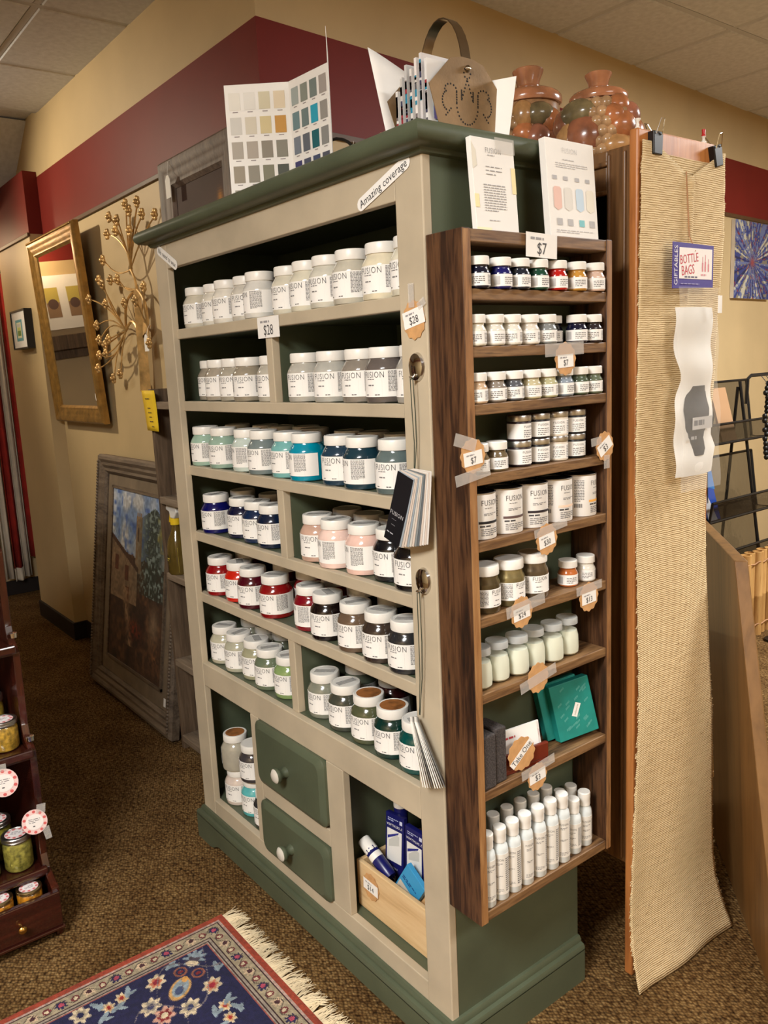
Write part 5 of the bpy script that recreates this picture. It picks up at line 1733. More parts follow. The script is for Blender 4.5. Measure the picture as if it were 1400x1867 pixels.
def painted(name, P0, U, V, img, mat, parent=None, relief=None):
    """grid of cells from P0 spanned by U (columns) and V (rows); img[row, col] is an sRGB colour"""
    nv, nu = img.shape[:2]
    us, vs = np.linspace(0, 1, nu + 1), np.linspace(0, 1, nv + 1)
    P = np.array(P0)[None, None] + us[None, :, None] * np.array(U)[None, None] + vs[:, None, None] * np.array(V)[None, None]
    if relief is not None:
        P = P + relief
    co = P.reshape(-1, 3)
    if parent is not None and parent.name in WM:
        iv = np.array(WM[parent.name].inverted())
        co = co @ iv[:3, :3].T + iv[:3, 3]
    idx = np.arange((nu + 1) * (nv + 1)).reshape(nv + 1, nu + 1)
    q = np.stack([idx[:-1, :-1], idx[:-1, 1:], idx[1:, 1:], idx[1:, :-1]], -1).reshape(-1, 4)
    me = bpy.data.meshes.new(name)
    me.vertices.add(len(co))
    me.vertices.foreach_set('co', co.astype(np.float32).ravel())
    me.loops.add(q.size)
    me.loops.foreach_set('vertex_index', q.ravel().astype(np.int32))
    me.polygons.add(len(q))
    me.polygons.foreach_set('loop_start', np.arange(0, q.size, 4, dtype=np.int32))
    me.update(calc_edges=True)
    at = me.color_attributes.new('Col', 'FLOAT_COLOR', 'CORNER')
    c = np.ones((len(q), 4, 4), np.float32)
    c[:, :, :3] = lin_np(img.reshape(-1, 3))[:, None, :]
    at.data.foreach_set('color', c.ravel())
    me.materials.append(mat)
    return link(name, me, parent)


def vnoise(nv, nu, cell, seed):
    r = np.random.default_rng(seed)
    gv, gu = int(nv / cell) + 3, int(nu / cell) + 3
    g = r.random((gv, gu))
    y, x = np.arange(nv) / cell, np.arange(nu) / cell
    yi, xi = y.astype(int), x.astype(int)
    fy, fx = (y - yi)[:, None], (x - xi)[None, :]
    fy, fx = fy * fy * (3 - 2 * fy), fx * fx * (3 - 2 * fx)
    a = g[np.ix_(yi, xi)] * (1 - fx) + g[np.ix_(yi, xi + 1)] * fx
    b = g[np.ix_(yi + 1, xi)] * (1 - fx) + g[np.ix_(yi + 1, xi + 1)] * fx
    return a * (1 - fy) + b * fy


def blend(img, mask, col, k=1.0):
    m = (np.clip(mask, 0, 1) * k)[..., None]
    img[:] = img * (1 - m) + np.array(col, float) * m


# ================================================================ LEFT WALL: MIRROR, PICTURE, METAL TREE
def frame_parts(t, P0, U, V, w, h, fw, depth, mat, prof, name='frame_rail'):
    """picture frame: four mitred mouldings. U,V unit vectors in the plane, outward normal = U x V"""
    U, V, P0 = Vector(U), Vector(V), Vector(P0)
    N = U.cross(V).normalized()
    ctr = [(0, 0, w, 0), (w, 0, w, h), (w, h, 0, h), (0, h, 0, 0)]
    cs = [(0, 0), (w, 0), (w, h), (0, h)]
    ins = [(1, 1), (-1, 1), (-1, -1), (1, -1)]
    for i in range(4):
        j = (i + 1) % 4
        m = MB()
        vs = []
        for k in (i, j):
            for o_, d_ in prof:
                vs.append(P0 + U * (cs[k][0] + ins[k][0] * o_ * fw) + V * (cs[k][1] + ins[k][1] * o_ * fw) + N * (d_ * depth))
        n = len(prof)
        fs = [(a, a + 1, n + a + 1, n + a) for a in range(n - 1)] + [(n - 1, 0, n, 2 * n - 1)]
        m.add(vs, fs).build(name, mat, t, 35)


PROF = [(0, 0), (0, 0.7), (0.10, 0.95), (0.25, 1.0), (0.42, 0.8), (0.55, 0.82), (0.72, 0.62), (0.86, 0.66), (1, 0.4), (1, 0)]
# mirror hung leaning a little forward
t = thing('gold_mirror', 'tall gold framed mirror hanging on the beige aisle wall', 'mirror', (-3.10, 0.36, 1.24))
P0, U = Vector((-3.455, 0.378, 1.236)), Vector((1, 0, 0))
V = Vector((0, -0.050, 0.905)).normalized()
frame_parts(t, P0, U, V, 0.735, 0.915, 0.085, 0.034, M['gold'], PROF)
N = U.cross(V).normalized()
q = P0 + U * 0.08 + V * 0.08 + N * 0.012
MB().obox(q, U * 0.575, -N * 0.004, V * 0.755).build('mirror_glass', M['mirror'], t)
MB().obox(P0 + U * 0.02 + V * 0.02 - N * 0.002, U * 0.695, -N * 0.004, V * 0.875).build('backing', M['rustic'], t)
k = MB()
for s_ in range(46):
    c = P0 + U * (0.016 + s_ * 0.0156) + V * 0.905 + N * 0.033
    k.sphere(c, 0.0062, 6, 4)
bo = k.build('top_beading', M['gold'], t, 60)
MB().obox(q + U * 0.548 + V * 0.03 + N * 0.0005, U * 0.020, N * 0.0006, V * 0.034).build('price_sticker', M['paper'], t)
# small black framed picture
t = thing('small_framed_picture', 'small black framed picture with blue and green print on pilaster', 'picture', (-3.76, 0.31, 1.62))
x0, x1, z0, z1 = -3.905, -3.615, 1.628, 1.838
k = MB()
for bx_ in ((x0, x0 + 0.008, z0, z1), (x1 - 0.008, x1, z0, z1), (x0 + 0.008, x1 - 0.008, z0, z0 + 0.008), (x0 + 0.008, x1 - 0.008, z1 - 0.008, z1)):
    MB().box(bx_[0], bx_[1], 0.290, 0.330, bx_[2], bx_[3]).build('frame_rail', M['black'], t)
MB().box(x0 + 0.008, x1 - 0.008, 0.296, 0.30, z0 + 0.008, z1 - 0.008).build('mat_board', M['paper'], t)
p = Pr()
p.rect(-3.83, -3.70, 1.672, 1.786, (96, 160, 172))
p.up().rect(-3.808, -3.722, 1.688, 1.772, (222, 224, 190))
p.up().rect(-3.796, -3.734, 1.700, 1.728, (110, 140, 60)).rect(-3.796, -3.734, 1.730, 1.745, (196, 206, 120)).rect(-3.796, -3.734, 1.748, 1.764, (206, 206, 196))
p.build('print', t, lambda u, v, h_: (u, 0.2955 - h_, v), world=True)

# metal tree wall sculpture
FL = [(-2.337, 2.097), (-2.217, 2.065), (-2.373, 2.035), (-2.07, 2.076), (-1.971, 2.048), (-1.888, 2.034), (-2.423, 1.937), (-2.44, 1.839), (-2.307, 1.847), (-2.606, 1.793), (-2.418, 1.757), (-2.271, 1.748), (-2.02, 1.787), (-2.082, 1.741), (-2.615, 1.681),
      (-2.605, 1.617), (-2.46, 1.613), (-2.522, 1.59), (-2.618, 1.55), (-2.477, 1.551), (-2.6, 1.492), (-2.407, 1.445), (-2.34, 1.463), (-2.011, 1.574), (-2.534, 1.868), (-2.081, 2.004), (-2.22, 2.025), (-2.373, 1.851), (-2.011, 2.099), (-2.087, 2.101)]
ND = dict(t3=(-2.191, 1.795), t4=(-2.227, 1.877), t5=(-2.242, 1.945), n2=(-2.343, 1.641), n3=(-2.103, 1.639))
t = thing('metal_tree', 'gold metal tree wall sculpture with flower tipped branches', 'wall art', (-2.21, 0.37, 1.39))
TY = 0.365
k = MB()
tr_ = [(-2.214, 1.385), (-2.203, 1.50), (-2.201, 1.633), (-2.196, 1.72), (-2.191, 1.795)]
for (a, b), w0, w1 in zip(zip(tr_, tr_[1:]), (0.050, 0.042, 0.036, 0.024), (0.042, 0.036, 0.024, 0.010)):
    k.add([(a[0] - w0, TY, a[1]), (a[0] - w0 * 0.2, TY - 0.022, a[1]), (a[0] + w0, TY, a[1]), (b[0] - w1, TY, b[1]), (b[0] - w1 * 0.2, TY - 0.022, b[1]), (b[0] + w1, TY, b[1])],
          [(0, 1, 4, 3), (1, 2, 5, 4), (0, 3, 5, 2)])
k.build('trunk', M['treegold'], t, 20)
k = MB()
k.add([(-2.19, TY - 0.004, 1.60), (-2.15, TY - 0.018, 1.61), (-2.09, TY - 0.004, 1.645), (-2.12, TY - 0.01, 1.652), (-2.17, TY - 0.004, 1.665)], [(0, 1, 4), (1, 2, 3), (1, 3, 4)])
k.build('branch_plate', M['treegold'], t, 20)


def curve(a, b, y0, y1, bend, n=7):
    a, b = Vector((a[0], y0, a[1])), Vector((b[0], y1, b[1]))
    d = b - a
    side = Vector((d.z, 0, -d.x)) * bend
    return [a.lerp(b, i / n) + side * math.sin(PI * i / n) for i in range(n + 1)]


for a, b, bd_ in (('t3', 't4', 0.1), ('t4', 't5', 0.05), ('t3', 'n2', 0.25), ('t3', 'n3', -0.2)):
    MB().tube(curve(ND[a], ND[b], TY - 0.008, TY - 0.012, bd_), 0.0055, 6).build('branch', M['treegold'], t, 40)
MB().tube(curve((-2.20, 1.62), ND['n2'], TY - 0.01, TY - 0.012, 0.3), 0.006, 6).build('branch', M['treegold'], t, 40)
rr_ = random.Random(21)
for i, f in enumerate(FL):
    src = min(ND.values(), key=lambda n_: (n_[0] - f[0]) ** 2 + (n_[1] - f[1]) ** 2 + (0.05 if (n_[1] > f[1] and f[1] > 1.7) else 0))
    if f[1] > 1.95 and f[0] > -2.15:
        src = ND['t4']
    yy = TY - 0.03 - 0.03 * rr_.random()
    MB().tube(curve(src, f, TY - 0.012, yy, rr_.uniform(-0.18, 0.18)), 0.0032, 5).build('branch', M['treegold'], t, 40)
    k = MB()
    for q in range(6):
        a = q * PI / 3 + i
        k.sphere((f[0] + 0.0145 * math.cos(a), yy - 0.004, f[1] + 0.0145 * math.sin(a)), 0.010, 6, 4, (1, 0.6, 1))
    k.sphere((f[0], yy - 0.010, f[1]), 0.010, 7, 5)
    k.build('flower', M['treegold'], t, 50)
t = thing('price_hang_tag', 'small white tag hanging on the metal tree', 'tag', (-2.09, 0.335, 1.545))
MB().prism([(-0.020, 0), (0.020, 0), (0.020, 0.05), (0.008, 0.066), (-0.008, 0.066), (-0.020, 0.05)], lambda u, v: (u, 0, v), lambda u, v: (u, -0.001, v)).build('card', M['paper'], t, world=False)
MB().tube([(0, 0, 0.060), (0.002, 0.01, 0.09), (-0.002, 0.022, 0.105)], 0.0008, 4).build('string', M['white'], t, world=False)

# weathered shelf unit beside the cabinet
bk = thing('rustic_shelf', 'weathered dark wooden shelf unit between painting and green cabinet', 'shelf', (-1.5, 0.29, 0))
BX0, BX1, BY0, BY1 = -1.80, -1.20, 0.205, 0.385
MB().box(BX0, BX0 + 0.022, BY0, BY1, 0, 1.400).build('side_board', M['rustic'], bk, bev=0.002)
MB().box(BX1 - 0.022, BX1, BY0, BY1, 0, 1.400).build('side_board', M['rustic'], bk, bev=0.002)
MB().box(BX0 + 0.022, BX1 - 0.022, BY1 - 0.012, BY1, 0.05, 1.400).build('back_board', M['rustic'], bk)
for z in (1.355, 1.005, 0.715, 0.372, 0.06):
    MB().box(BX0 + 0.022, BX1 - 0.022, BY0 - 0.004, BY1 - 0.012, z - 0.026, z).build('shelf_board', M['rusticx'], bk, bev=0.002)
t = thing('note_sheet', 'bright yellow notice taped to the shelf unit top', 'note', (-1.77, 0.198, 1.25))
k = MB()
k.grid(3, 8, lambda a, b: (-0.080 + 0.118 * a + 0.03 * b, 0.002 - 0.006 * b * b * (0.4 + a), 0.146 * (1 - b)))
sh_ = k.build('sheet', M['yellow'], t, 60, world=False)
md = sh_.modifiers.new('thick', 'SOLIDIFY')
md.thickness = 0.0005
p = Pr()
for i, (u0, u1) in enumerate(((0.02, 0.075), (0.03, 0.06), (0.03, 0.07), (0.035, 0.06), (0.035, 0.075), (0.05, 0.075))):
    v = [0.030, 0.064, 0.080, 0.096, 0.112, 0.130][i]
    p.lines(u0 - 0.005, u1 + 0.01, v - 0.004, v + 0.004, 1, (110, 90, 30), i + 1, 0.5, 4)
p.build('lettering', sh_, lambda u, v, h_: (-0.068 + 0.95 * u + 0.03 * v / 0.146, 0.0012 - 0.006 * (v / 0.146) ** 2 * (0.4 + u / 0.105) - 0.0010 - h_, 0.146 - v))
# spray bottle on the shelf
t = thing('spray_bottle', 'yellow spray cleaner bottle with white trigger on weathered shelf', 'bottle', (-1.733, 0.235, 0.7155))
SB = plain('clear_amber_liquid', (96, 78, 34), 0.15, coat=0.5, var=0.1, scale=20)
MB().lathe([(0, 0), (0.036, 0), (0.040, 0.006), (0.040, 0.100), (0.034, 0.130), (0.020, 0.160), (0.0155, 0.180), (0.0155, 0.188)], 20).build('body', SB, t, 40, world=False)
MB().lathe([(0.0158, 0.186), (0.019, 0.186), (0.019, 0.208), (0.015, 0.210)], 14).build('collar', M['yellow'], t, 40, world=False)
k = MB().prism([(-0.05, 0.238), (-0.045, 0.262), (0.035, 0.266), (0.042, 0.236), (0.018, 0.210), (-0.016, 0.210), (-0.022, 0.232)], lambda u, v: (u, -0.013, v), lambda u, v: (u, 0.013, v))
k.build('spray_head', M['white'], t, world=False, bev=0.003)
MB().prism([(-0.024, 0.234), (-0.030, 0.234), (-0.046, 0.190), (-0.040, 0.188)], lambda u, v: (u, -0.007, v), lambda u, v: (u, 0.007, v)).build('trigger', M['yellow'], t, world=False, bev=0.002)
p = Pr()
p.rect(-0.040, 0.046, 0.010, 0.104, (226, 204, 70))
p.up().poly([(-0.018, 0.040), (0.012, 0.050), (0.016, 0.080), (-0.014, 0.070)], (70, 60, 30))
p.up().lines(-0.012, 0.010, 0.050, 0.066, 2, (220, 200, 90), 3, 0.5, 2)
p.build('label', t, wrap(0.0405), eps=0.0001)

# big landscape painting leaning on the wall
pt = thing('leaning_painting', 'large grey framed landscape painting leaning against the aisle wall', 'painting', (-2.32, 0.30, 0))
P0 = Vector((-2.795, 0.215, 0.008))
U = Vector((1, 0, 0))
V = Vector((0, 0.155, 1.087)).normalized()
N = U.cross(V).normalized()
PW, PH = 0.945, 1.094
frame_parts(pt, P0 + N * 0.0, U, V, PW, PH, 0.085, 0.045, M['greyframe'], PROF)
k = MB()
for s_ in range(72):
    for uu in (0.020, PW - 0.020):
        k.sphere(P0 + U * uu + V * (0.03 + s_ * 0.0145) + N * 0.044, 0.0075, 6, 4)
k.build('rope_beading', M['greyframe'], pt, 60)
MB().obox(P0 + U * 0.08 + V * 0.08 + N * 0.012, U * (PW - 0.16), -N * 0.004, V * (PH - 0.16)).build('linen_liner', plain('taupe_liner', (120, 104, 84), 0.8, var=0.08, bmp=0.2), pt)
NVP, NUP = 150, 110
im = np.zeros((NVP, NUP, 3))
vv, uu = np.meshgrid(np.linspace(0, 1, NVP), np.linspace(0, 1, NUP), indexing='ij')
n1, n2, n3 = vnoise(NVP, NUP, 14, 1), vnoise(NVP, NUP, 5, 2), vnoise(NVP, NUP, 2.2, 3)
im[:] = (70, 46, 30)
blend(im, (n2 - 0.4) * 2.2, (104, 70, 44))
blend(im, (n1 - 0.5) * 2, (44, 28, 20))
sky = vv > 0.62 + 0.02 * n2
blend(im, sky.astype(float), (126, 150, 190))
blend(im, sky * np.clip((n1 - 0.32) * 3, 0, 1), (200, 202, 206))
blend(im, sky * np.clip((n2 - 0.6) * 3, 0, 1), (84, 112, 176))
# tower, house with roof line and windows
tw = (uu > 0.47) & (uu < 0.58) & (vv > 0.55) & (vv < 0.86 + 0.02 * ((uu * 60) % 2 > 1))
blend(im, tw.astype(float), (150, 122, 92))
blend(im, ((uu > 0.50) & (uu < 0.53) & (vv > 0.72) & (vv < 0.80)).astype(float), (84, 58, 40))
hs = (uu < 0.52) & (vv > 0.36) & (vv < 0.70 - 0.28 * uu)
blend(im, hs.astype(float), (150, 124, 96))
blend(im, hs * n2, (120, 96, 74))
rf = (uu < 0.54) & (vv >= 0.695 - 0.28 * uu) & (vv < 0.725 - 0.28 * uu)
blend(im, rf.astype(float), (78, 50, 34))
for a, b in ((0.08, 0.52), (0.28, 0.48), (0.30, 0.36)):
    blend(im, ((uu > a) & (uu < a + 0.07) & (vv > b) & (vv < b + 0.085)).astype(float), (98, 54, 34))
tree_m = np.exp(-(((uu - 0.80) / 0.20) ** 2)) * (vv > 0.44) * (vv < 0.93 - 0.3 * abs(uu - 0.8))
blend(im, np.clip(tree_m * (0.5 + n3) * 1.2, 0, 1), (52, 60, 50))
blend(im, np.clip(tree_m * (n3 - 0.55) * 5, 0, 1), (120, 134, 130))
blend(im, np.clip(((uu > 0.85) & (vv > 0.7)) * (n2 - 0.4) * 2, 0, 1), (150, 134, 60))
pth = np.exp(-(((uu - 0.30 - (0.45 - vv) * 0.35) / 0.05) ** 2)) * (vv > 0.12) * (vv < 0.44)
blend(im, np.clip(pth * (0.4 + n3), 0, 1), (150, 120, 90))
blend(im, np.exp(-(((uu - 0.5) / 0.12) ** 2 + ((vv - 0.22) / 0.05) ** 2)) * n3 * 1.3, (130, 50, 26))
fg = np.exp(-(((uu - 0.84) / 0.08) ** 2 + ((vv - 0.30) / 0.10) ** 2))
blend(im, np.clip(fg * 1.1, 0, 1), (132, 108, 84))
blend(im, np.exp(-(((uu - 0.86) / 0.08) ** 2 + ((vv - 0.14) / 0.08) ** 2)) * n3, (140, 90, 50))
im *= (0.82 + 0.26 * n3[..., None])
im = np.clip(im, 0, 255)
cv0 = P0 + U * 0.165 + V * 0.165 + N * 0.0165
painted('canvas', cv0, U * (PW - 0.33), V * (PH - 0.30), im, M['canvas'], pt)
for (a0, a1, b0, b1) in ((0.155, PW - 0.155, 0.155, 0.167), (0.155, PW - 0.155, PH - 0.147, PH - 0.135), (0.155, 0.167, 0.155, PH - 0.135), (PW - 0.167, PW - 0.155, 0.155, PH - 0.135)):
    MB().obox(P0 + U * a0 + V * b0 + N * 0.012, U * (a1 - a0), N * 0.009, V * (b1 - b0)).build('inner_fillet', M['greyframe'], pt)
MB().obox(P0 + U * (PW - 0.135) + V * 0.10 + N * 0.0125, U * 0.02, N * 0.0008, V * 0.035).build('price_sticker', M['paper'], pt)

# framed still life standing on the shelf unit against the wall
fr_ = thing('framed_still_life', 'dark still life painting in grey moulded frame behind colour chart', 'painting', (-1.53, 0.36, 1.401))
P0 = Vector((-1.812, 0.352, 1.402))
V = Vector((0, 0.006, 0.79)).normalized()
FW, FH = 0.56, 0.79
frame_parts(fr_, P0, U, V, FW, FH, 0.10, 0.04, M['darkframe'], PROF)
n1, n2 = vnoise(70, 50, 10, 8), vnoise(70, 50, 3, 9)
im = np.zeros((70, 50, 3))
im[:] = (66, 48, 42)
blend(im, n1, (84, 64, 56))
vv, uu = np.meshgrid(np.linspace(0, 1, 70), np.linspace(0, 1, 50), indexing='ij')
blend(im, np.exp(-(((uu - 0.35) / 0.10) ** 2 + ((vv - 0.66) / 0.09) ** 2)), (56, 66, 78))
blend(im, np.exp(-(((uu - 0.70) / 0.12) ** 2 + ((vv - 0.70) / 0.09) ** 2)) * n2 * 1.4, (110, 104, 92))
blend(im, np.exp(-(((uu - 0.90) / 0.05) ** 2 + ((vv - 0.85) / 0.04) ** 2)), (176, 116, 44))
N = U.cross(V).normalized()
painted('canvas', P0 + U * 0.095 + V * 0.095 + N * 0.014, U * (FW - 0.19), V * (FH - 0.19), im, M['canvas'], fr_)
t = thing('price_hang_tag', 'small white tag hanging on the grey frame corner', 'tag', (-1.70, 0.308, 2.055))
MB().prism([(-0.019, 0), (0.019, 0), (0.019, 0.06), (0.008, 0.075), (-0.008, 0.075), (-0.019, 0.06)], lambda u, v: (u, 0, v), lambda u, v: (u, -0.001, v)).build('card', M['paper'], t, world=False)
MB().tube([(0, 0.0, 0.07), (0.0, 0.006, 0.12), (0.001, 0.03, 0.138)], 0.0010, 4).build('string', M['white'], t, world=False)

# curtain at the far end of the aisle
cu = thing('striped_curtain', 'red and white hanging curtain at the end of the aisle', 'curtain', (-4.76, 0.42, 0.10))


def strip(name, y0, y1, mat, z0=0.13, z1=2.15, ph=0, dx=0):
    k = MB()
    k.grid(10, 6, lambda a, b: (-4.77 + dx + 0.018 * math.sin(a * 9 + ph) * (0.6 + 0.4 * b), (y0 + (y1 - y0) * a) - 0.06 * (1 - b) * 0, z1 + (z0 - z1) * b))
    o = k.build(name, mat, cu, 60)
    m_ = o.modifiers.new('thick', 'SOLIDIFY')
    m_.thickness = 0.003


strip('white_panel', 0.275, 0.335, M['curtain_white'], ph=1)
strip('red_stripe', 0.335, 0.395, M['curtain_red'], ph=2, z0=0.20, dx=0.004)
strip('white_hem', 0.335, 0.40, M['curtain_white'], ph=2, z0=0.11, z1=0.20, dx=0.002)
strip('white_panel', 0.395, 0.45, M['curtain_white'], ph=3)
strip('red_stripe', 0.455, 0.52, M['curtain_red'], ph=4, z0=0.26)
MB().tube([(-4.77, 0.2, 2.165), (-4.77, 0.6, 2.165)], 0.012, 8).build('rod', M['wire'], cu, 40)
k = MB()
for y_ in (0.24, 0.56):
    k.tube([(-4.77, y_, 2.165), (-4.85, y_, 2.165)], 0.006, 6)
k.build('rod_bracket', M['wire'], cu)
# prints on the end wall, seen in the mirror
for i, (y_, z_) in enumerate([(-0.235, 1.74), (-1.55, 1.50)]):
    t = thing('matted_print', ['white matted twin print on the end wall, seen in mirror', 'white matted print further along the end wall'][i], 'picture', (XL + 0.005, y_, z_), HP, 'prints on the end wall')
    MB().box(-0.16, 0.16, -0.014, 0.0, 0, 0.36).build('mat_board', M['paper'], t, world=False)
    p = Pr()
    for u in (-0.075, 0.075):
        p.rect(u - 0.045, u + 0.045, 0.08, 0.28, (150, 120, 90))
        p.up().rect(u - 0.045, u + 0.045, 0.18, 0.28, (196, 178, 90))
        p.up().disc(u, 0.17, 0.035, (96, 72, 62))
    p.build('print', t, lambda u, v, h_: (u, -0.0145 - h_, v))
t = thing('wall_shelf', 'brown ledge under the prints on the end wall', 'shelf', (XL + 0.002, -0.235, 1.60))
MB().box(0, 0.06, -0.30, 0.25, 0, 0.10).build('ledge', M['rustic'], t, world=False, bev=0.004)
MB().box(0, 0.02, -0.28, 0.23, -0.06, 0).build('ledge_backing', M['rustic'], t, world=False)

# ================================================================ MAHOGANY STAND WITH PRESERVES
st = thing('mahogany_stand', 'tiered dark mahogany display stand with drawer at the left edge', 'stand', (-1.15, -1.02, 0))
mh, mhy = M['mahogany'], M['mahoganyy']
SY0, SY1 = -1.55, -0.498
side = [(-1.42, 0.0), (-0.985, 0.0), (-0.985, 0.034), (-0.978, 0.036), (-0.978, 0.140), (-1.045, 0.165), (-1.060, 0.20), (-1.035, 0.40), (-1.035, 0.505), (-1.075, 0.53), (-1.085, 0.56), (-1.075, 0.76), (-1.115, 0.79), (-1.125, 0.82), (-1.12, 1.02), (-1.16, 1.06), (-1.15, 1.30), (-1.20, 1.50), (-1.42, 1.50)]
for y_ in (SY0, SY1 - 0.018):
    MB().prism(side, lambda u, v: (u, y_, v), lambda u, v: (u, y_ + 0.018, v)).build('side_board', mh, st, bev=0.0015)
MB().box(-1.42, -1.41, SY0 + 0.018, SY1 - 0.018, 0.04, 1.49).build('back_board', mh, st)
for z, xf in ((0.168, -1.045), (0.505, -1.035), (0.775, -1.08), (1.05, -1.13), (1.49, -1.20)):
    sh_ = MB().box(-1.41, xf + 0.012, SY0 + 0.018, SY1 - 0.018, z - 0.018, z).build('shelf', mhy, st, bev=0.002)
    MB().box(xf + 0.002, xf + 0.020, SY0 + 0.010, SY1 - 0.010, z - 0.012, z + 0.010).build('shelf_lip', mhy, sh_, bev=0.004)
MB().box(-1.41, -0.985, SY0 + 0.018, SY1 - 0.018, 0.040, 0.050).build('drawer_floor', mhy, st)
dr = MB().box(-0.986, -0.968, SY0 + 0.004, SY1 - 0.002, 0.036, 0.132).build('drawer_front', mhy, st, bev=0.003)
MB().box(-0.990, -0.962, SY0, SY1 + 0.001, 0.028, 0.036).build('base_bead', mhy, st, bev=0.002)
MB().box(-1.06, -0.980, SY0 + 0.018, SY1 - 0.018, 0.088, 0.094).build('tray_floor', mhy, st)
k = MB().lathe([(0, 0), (0.006, 0), (0.005, 0.008), (0.009, 0.013), (0.0105, 0.018), (0.007, 0.023), (0, 0.024)], 14)
k.v = [(-0.968 + p[2], -0.602 + p[0], 0.078 + p[1]) for p in k.v]
k.build('knob', M['brass'], dr, 50)
for (x, z) in ((-1.045, 0.530), (-1.085, 0.800)):
    k = MB().lathe([(0, 0), (0.010, 0), (0.011, 0.012), (0, 0.013)], 10)
    k.v = [(x + p[0], SY1 - 0.009 + p[1], z + p[2]) for p in k.v]
    k.build('metal_cap', M['silver'], st, 50)


def mason(loc, r, h, c, label, gold=False, seed=1, bits=True):
    t = thing('preserve_jar', label, 'preserve jar', loc, rnd.uniform(0, 6), 'home canned preserve jars on the stand')
    LIQ = plain('preserve_%d' % seed, c, 0.3, var=0.35, scale=90, coat=0.3)
    MB().lathe([(0, 0.002), (r * 0.86, 0.002), (r * 0.95, 0.008), (r * 0.95, h * 0.70), (r * 0.84, h * 0.80), (0, h * 0.80)], 20).build('contents', LIQ, t, 40, world=False)
    if bits:
        rq = random.Random(seed)
        k = MB()
        for q in range(26):
            a, z = rq.uniform(0, 2 * PI), rq.uniform(0.12, 0.68) * h
            k.sphere((r * 0.84 * math.cos(a), r * 0.84 * math.sin(a), z), r * rq.uniform(0.12, 0.22), 7, 5, (0.6, 0.6, 0.8))
        ck = k.build('chunks', plain('chunk_%d' % seed, tuple(min(255, int(v * 1.18 + 14)) for v in c), 0.35, var=0.3, scale=60), t, 60, world=False)
        ck['kind'] = 'stuff'
    MB().lathe([(0, 0), (r * 0.9, 0), (r, 0.006), (r, h * 0.72), (r * 0.9, h * 0.82), (r * 0.86, h * 0.84), (r * 0.86, h * 0.86)], 22).build('glass_jar', M['glass'], t, 40, world=False)
    lm = M['tinlid'] if not gold else plain('gold_lid_%d' % seed, (186, 160, 108), 0.3, 1.0, var=0.05)
    MB().lathe([(r * 0.88, h * 0.84), (r * 0.97, h * 0.84), (r * 0.98, h * 0.87), (r * 0.945, h * 0.885), (r * 0.98, h * 0.90), (r * 0.98, h * 0.965), (r * 0.94, h * 0.985), (r * 0.82, h * 0.985), (r * 0.80, h * 0.975), (0, h * 0.975)], 24).build('screw_lid', lm, t, 30, world=False)
    p = Pr()
    p.disc(0, 0, r * 0.72, (236, 214, 212), 20)
    p.up()
    for q in range(9):
        a = 2 * PI * q / 9
        p.disc(r * 0.58 * math.cos(a), r * 0.58 * math.sin(a), r * 0.12, (214, 120, 120), 8)
    p.up().disc(0, 0, r * 0.48, (240, 234, 232), 16)
    p.up().lines(-r * 0.32, r * 0.32, -r * 0.2, r * 0.24, 3, (120, 110, 120), seed, 0.35, 3)
    p.build('lid_label', t, lambda u, v, h_: (u, v, h * 0.9755 + h_))
    return t


mason((-1.096, -0.562, 0.1688), 0.038, 0.098, (134, 124, 58), 'jar of green tomato preserve beside the lower picture tag', False, 1)
mason((-1.100, -0.645, 0.1688), 0.038, 0.098, (134, 122, 58), 'jar of green preserve on the lower stand tier, left one', False, 2)
mason((-1.185, -0.59, 0.1688), 0.038, 0.112, (120, 110, 40), 'jar of preserve behind the green tomato jar', False, 7)
mason((-1.022, -0.562, 0.0945), 0.033, 0.052, (170, 110, 30), 'low gold lidded jelly jar in the drawer tray, right one', True, 3, False)
mason((-1.022, -0.634, 0.0945), 0.033, 0.052, (170, 110, 30), 'low gold lidded jelly jar in the drawer tray, left one', True, 4, False)
mason((-1.098, -0.556, 0.5058), 0.036, 0.082, (166, 128, 50), 'jar of yellow relish on the middle stand tier', False, 5)
mason((-1.105, -0.64, 0.5058), 0.036, 0.082, (166, 126, 50), 'jar of yellow relish at the left of the middle tier', False, 6)
mason((-1.20, -0.562, 0.5058), 0.034, 0.12, (140, 116, 44), 'tall relish jar at the back of the middle tier', False, 8)
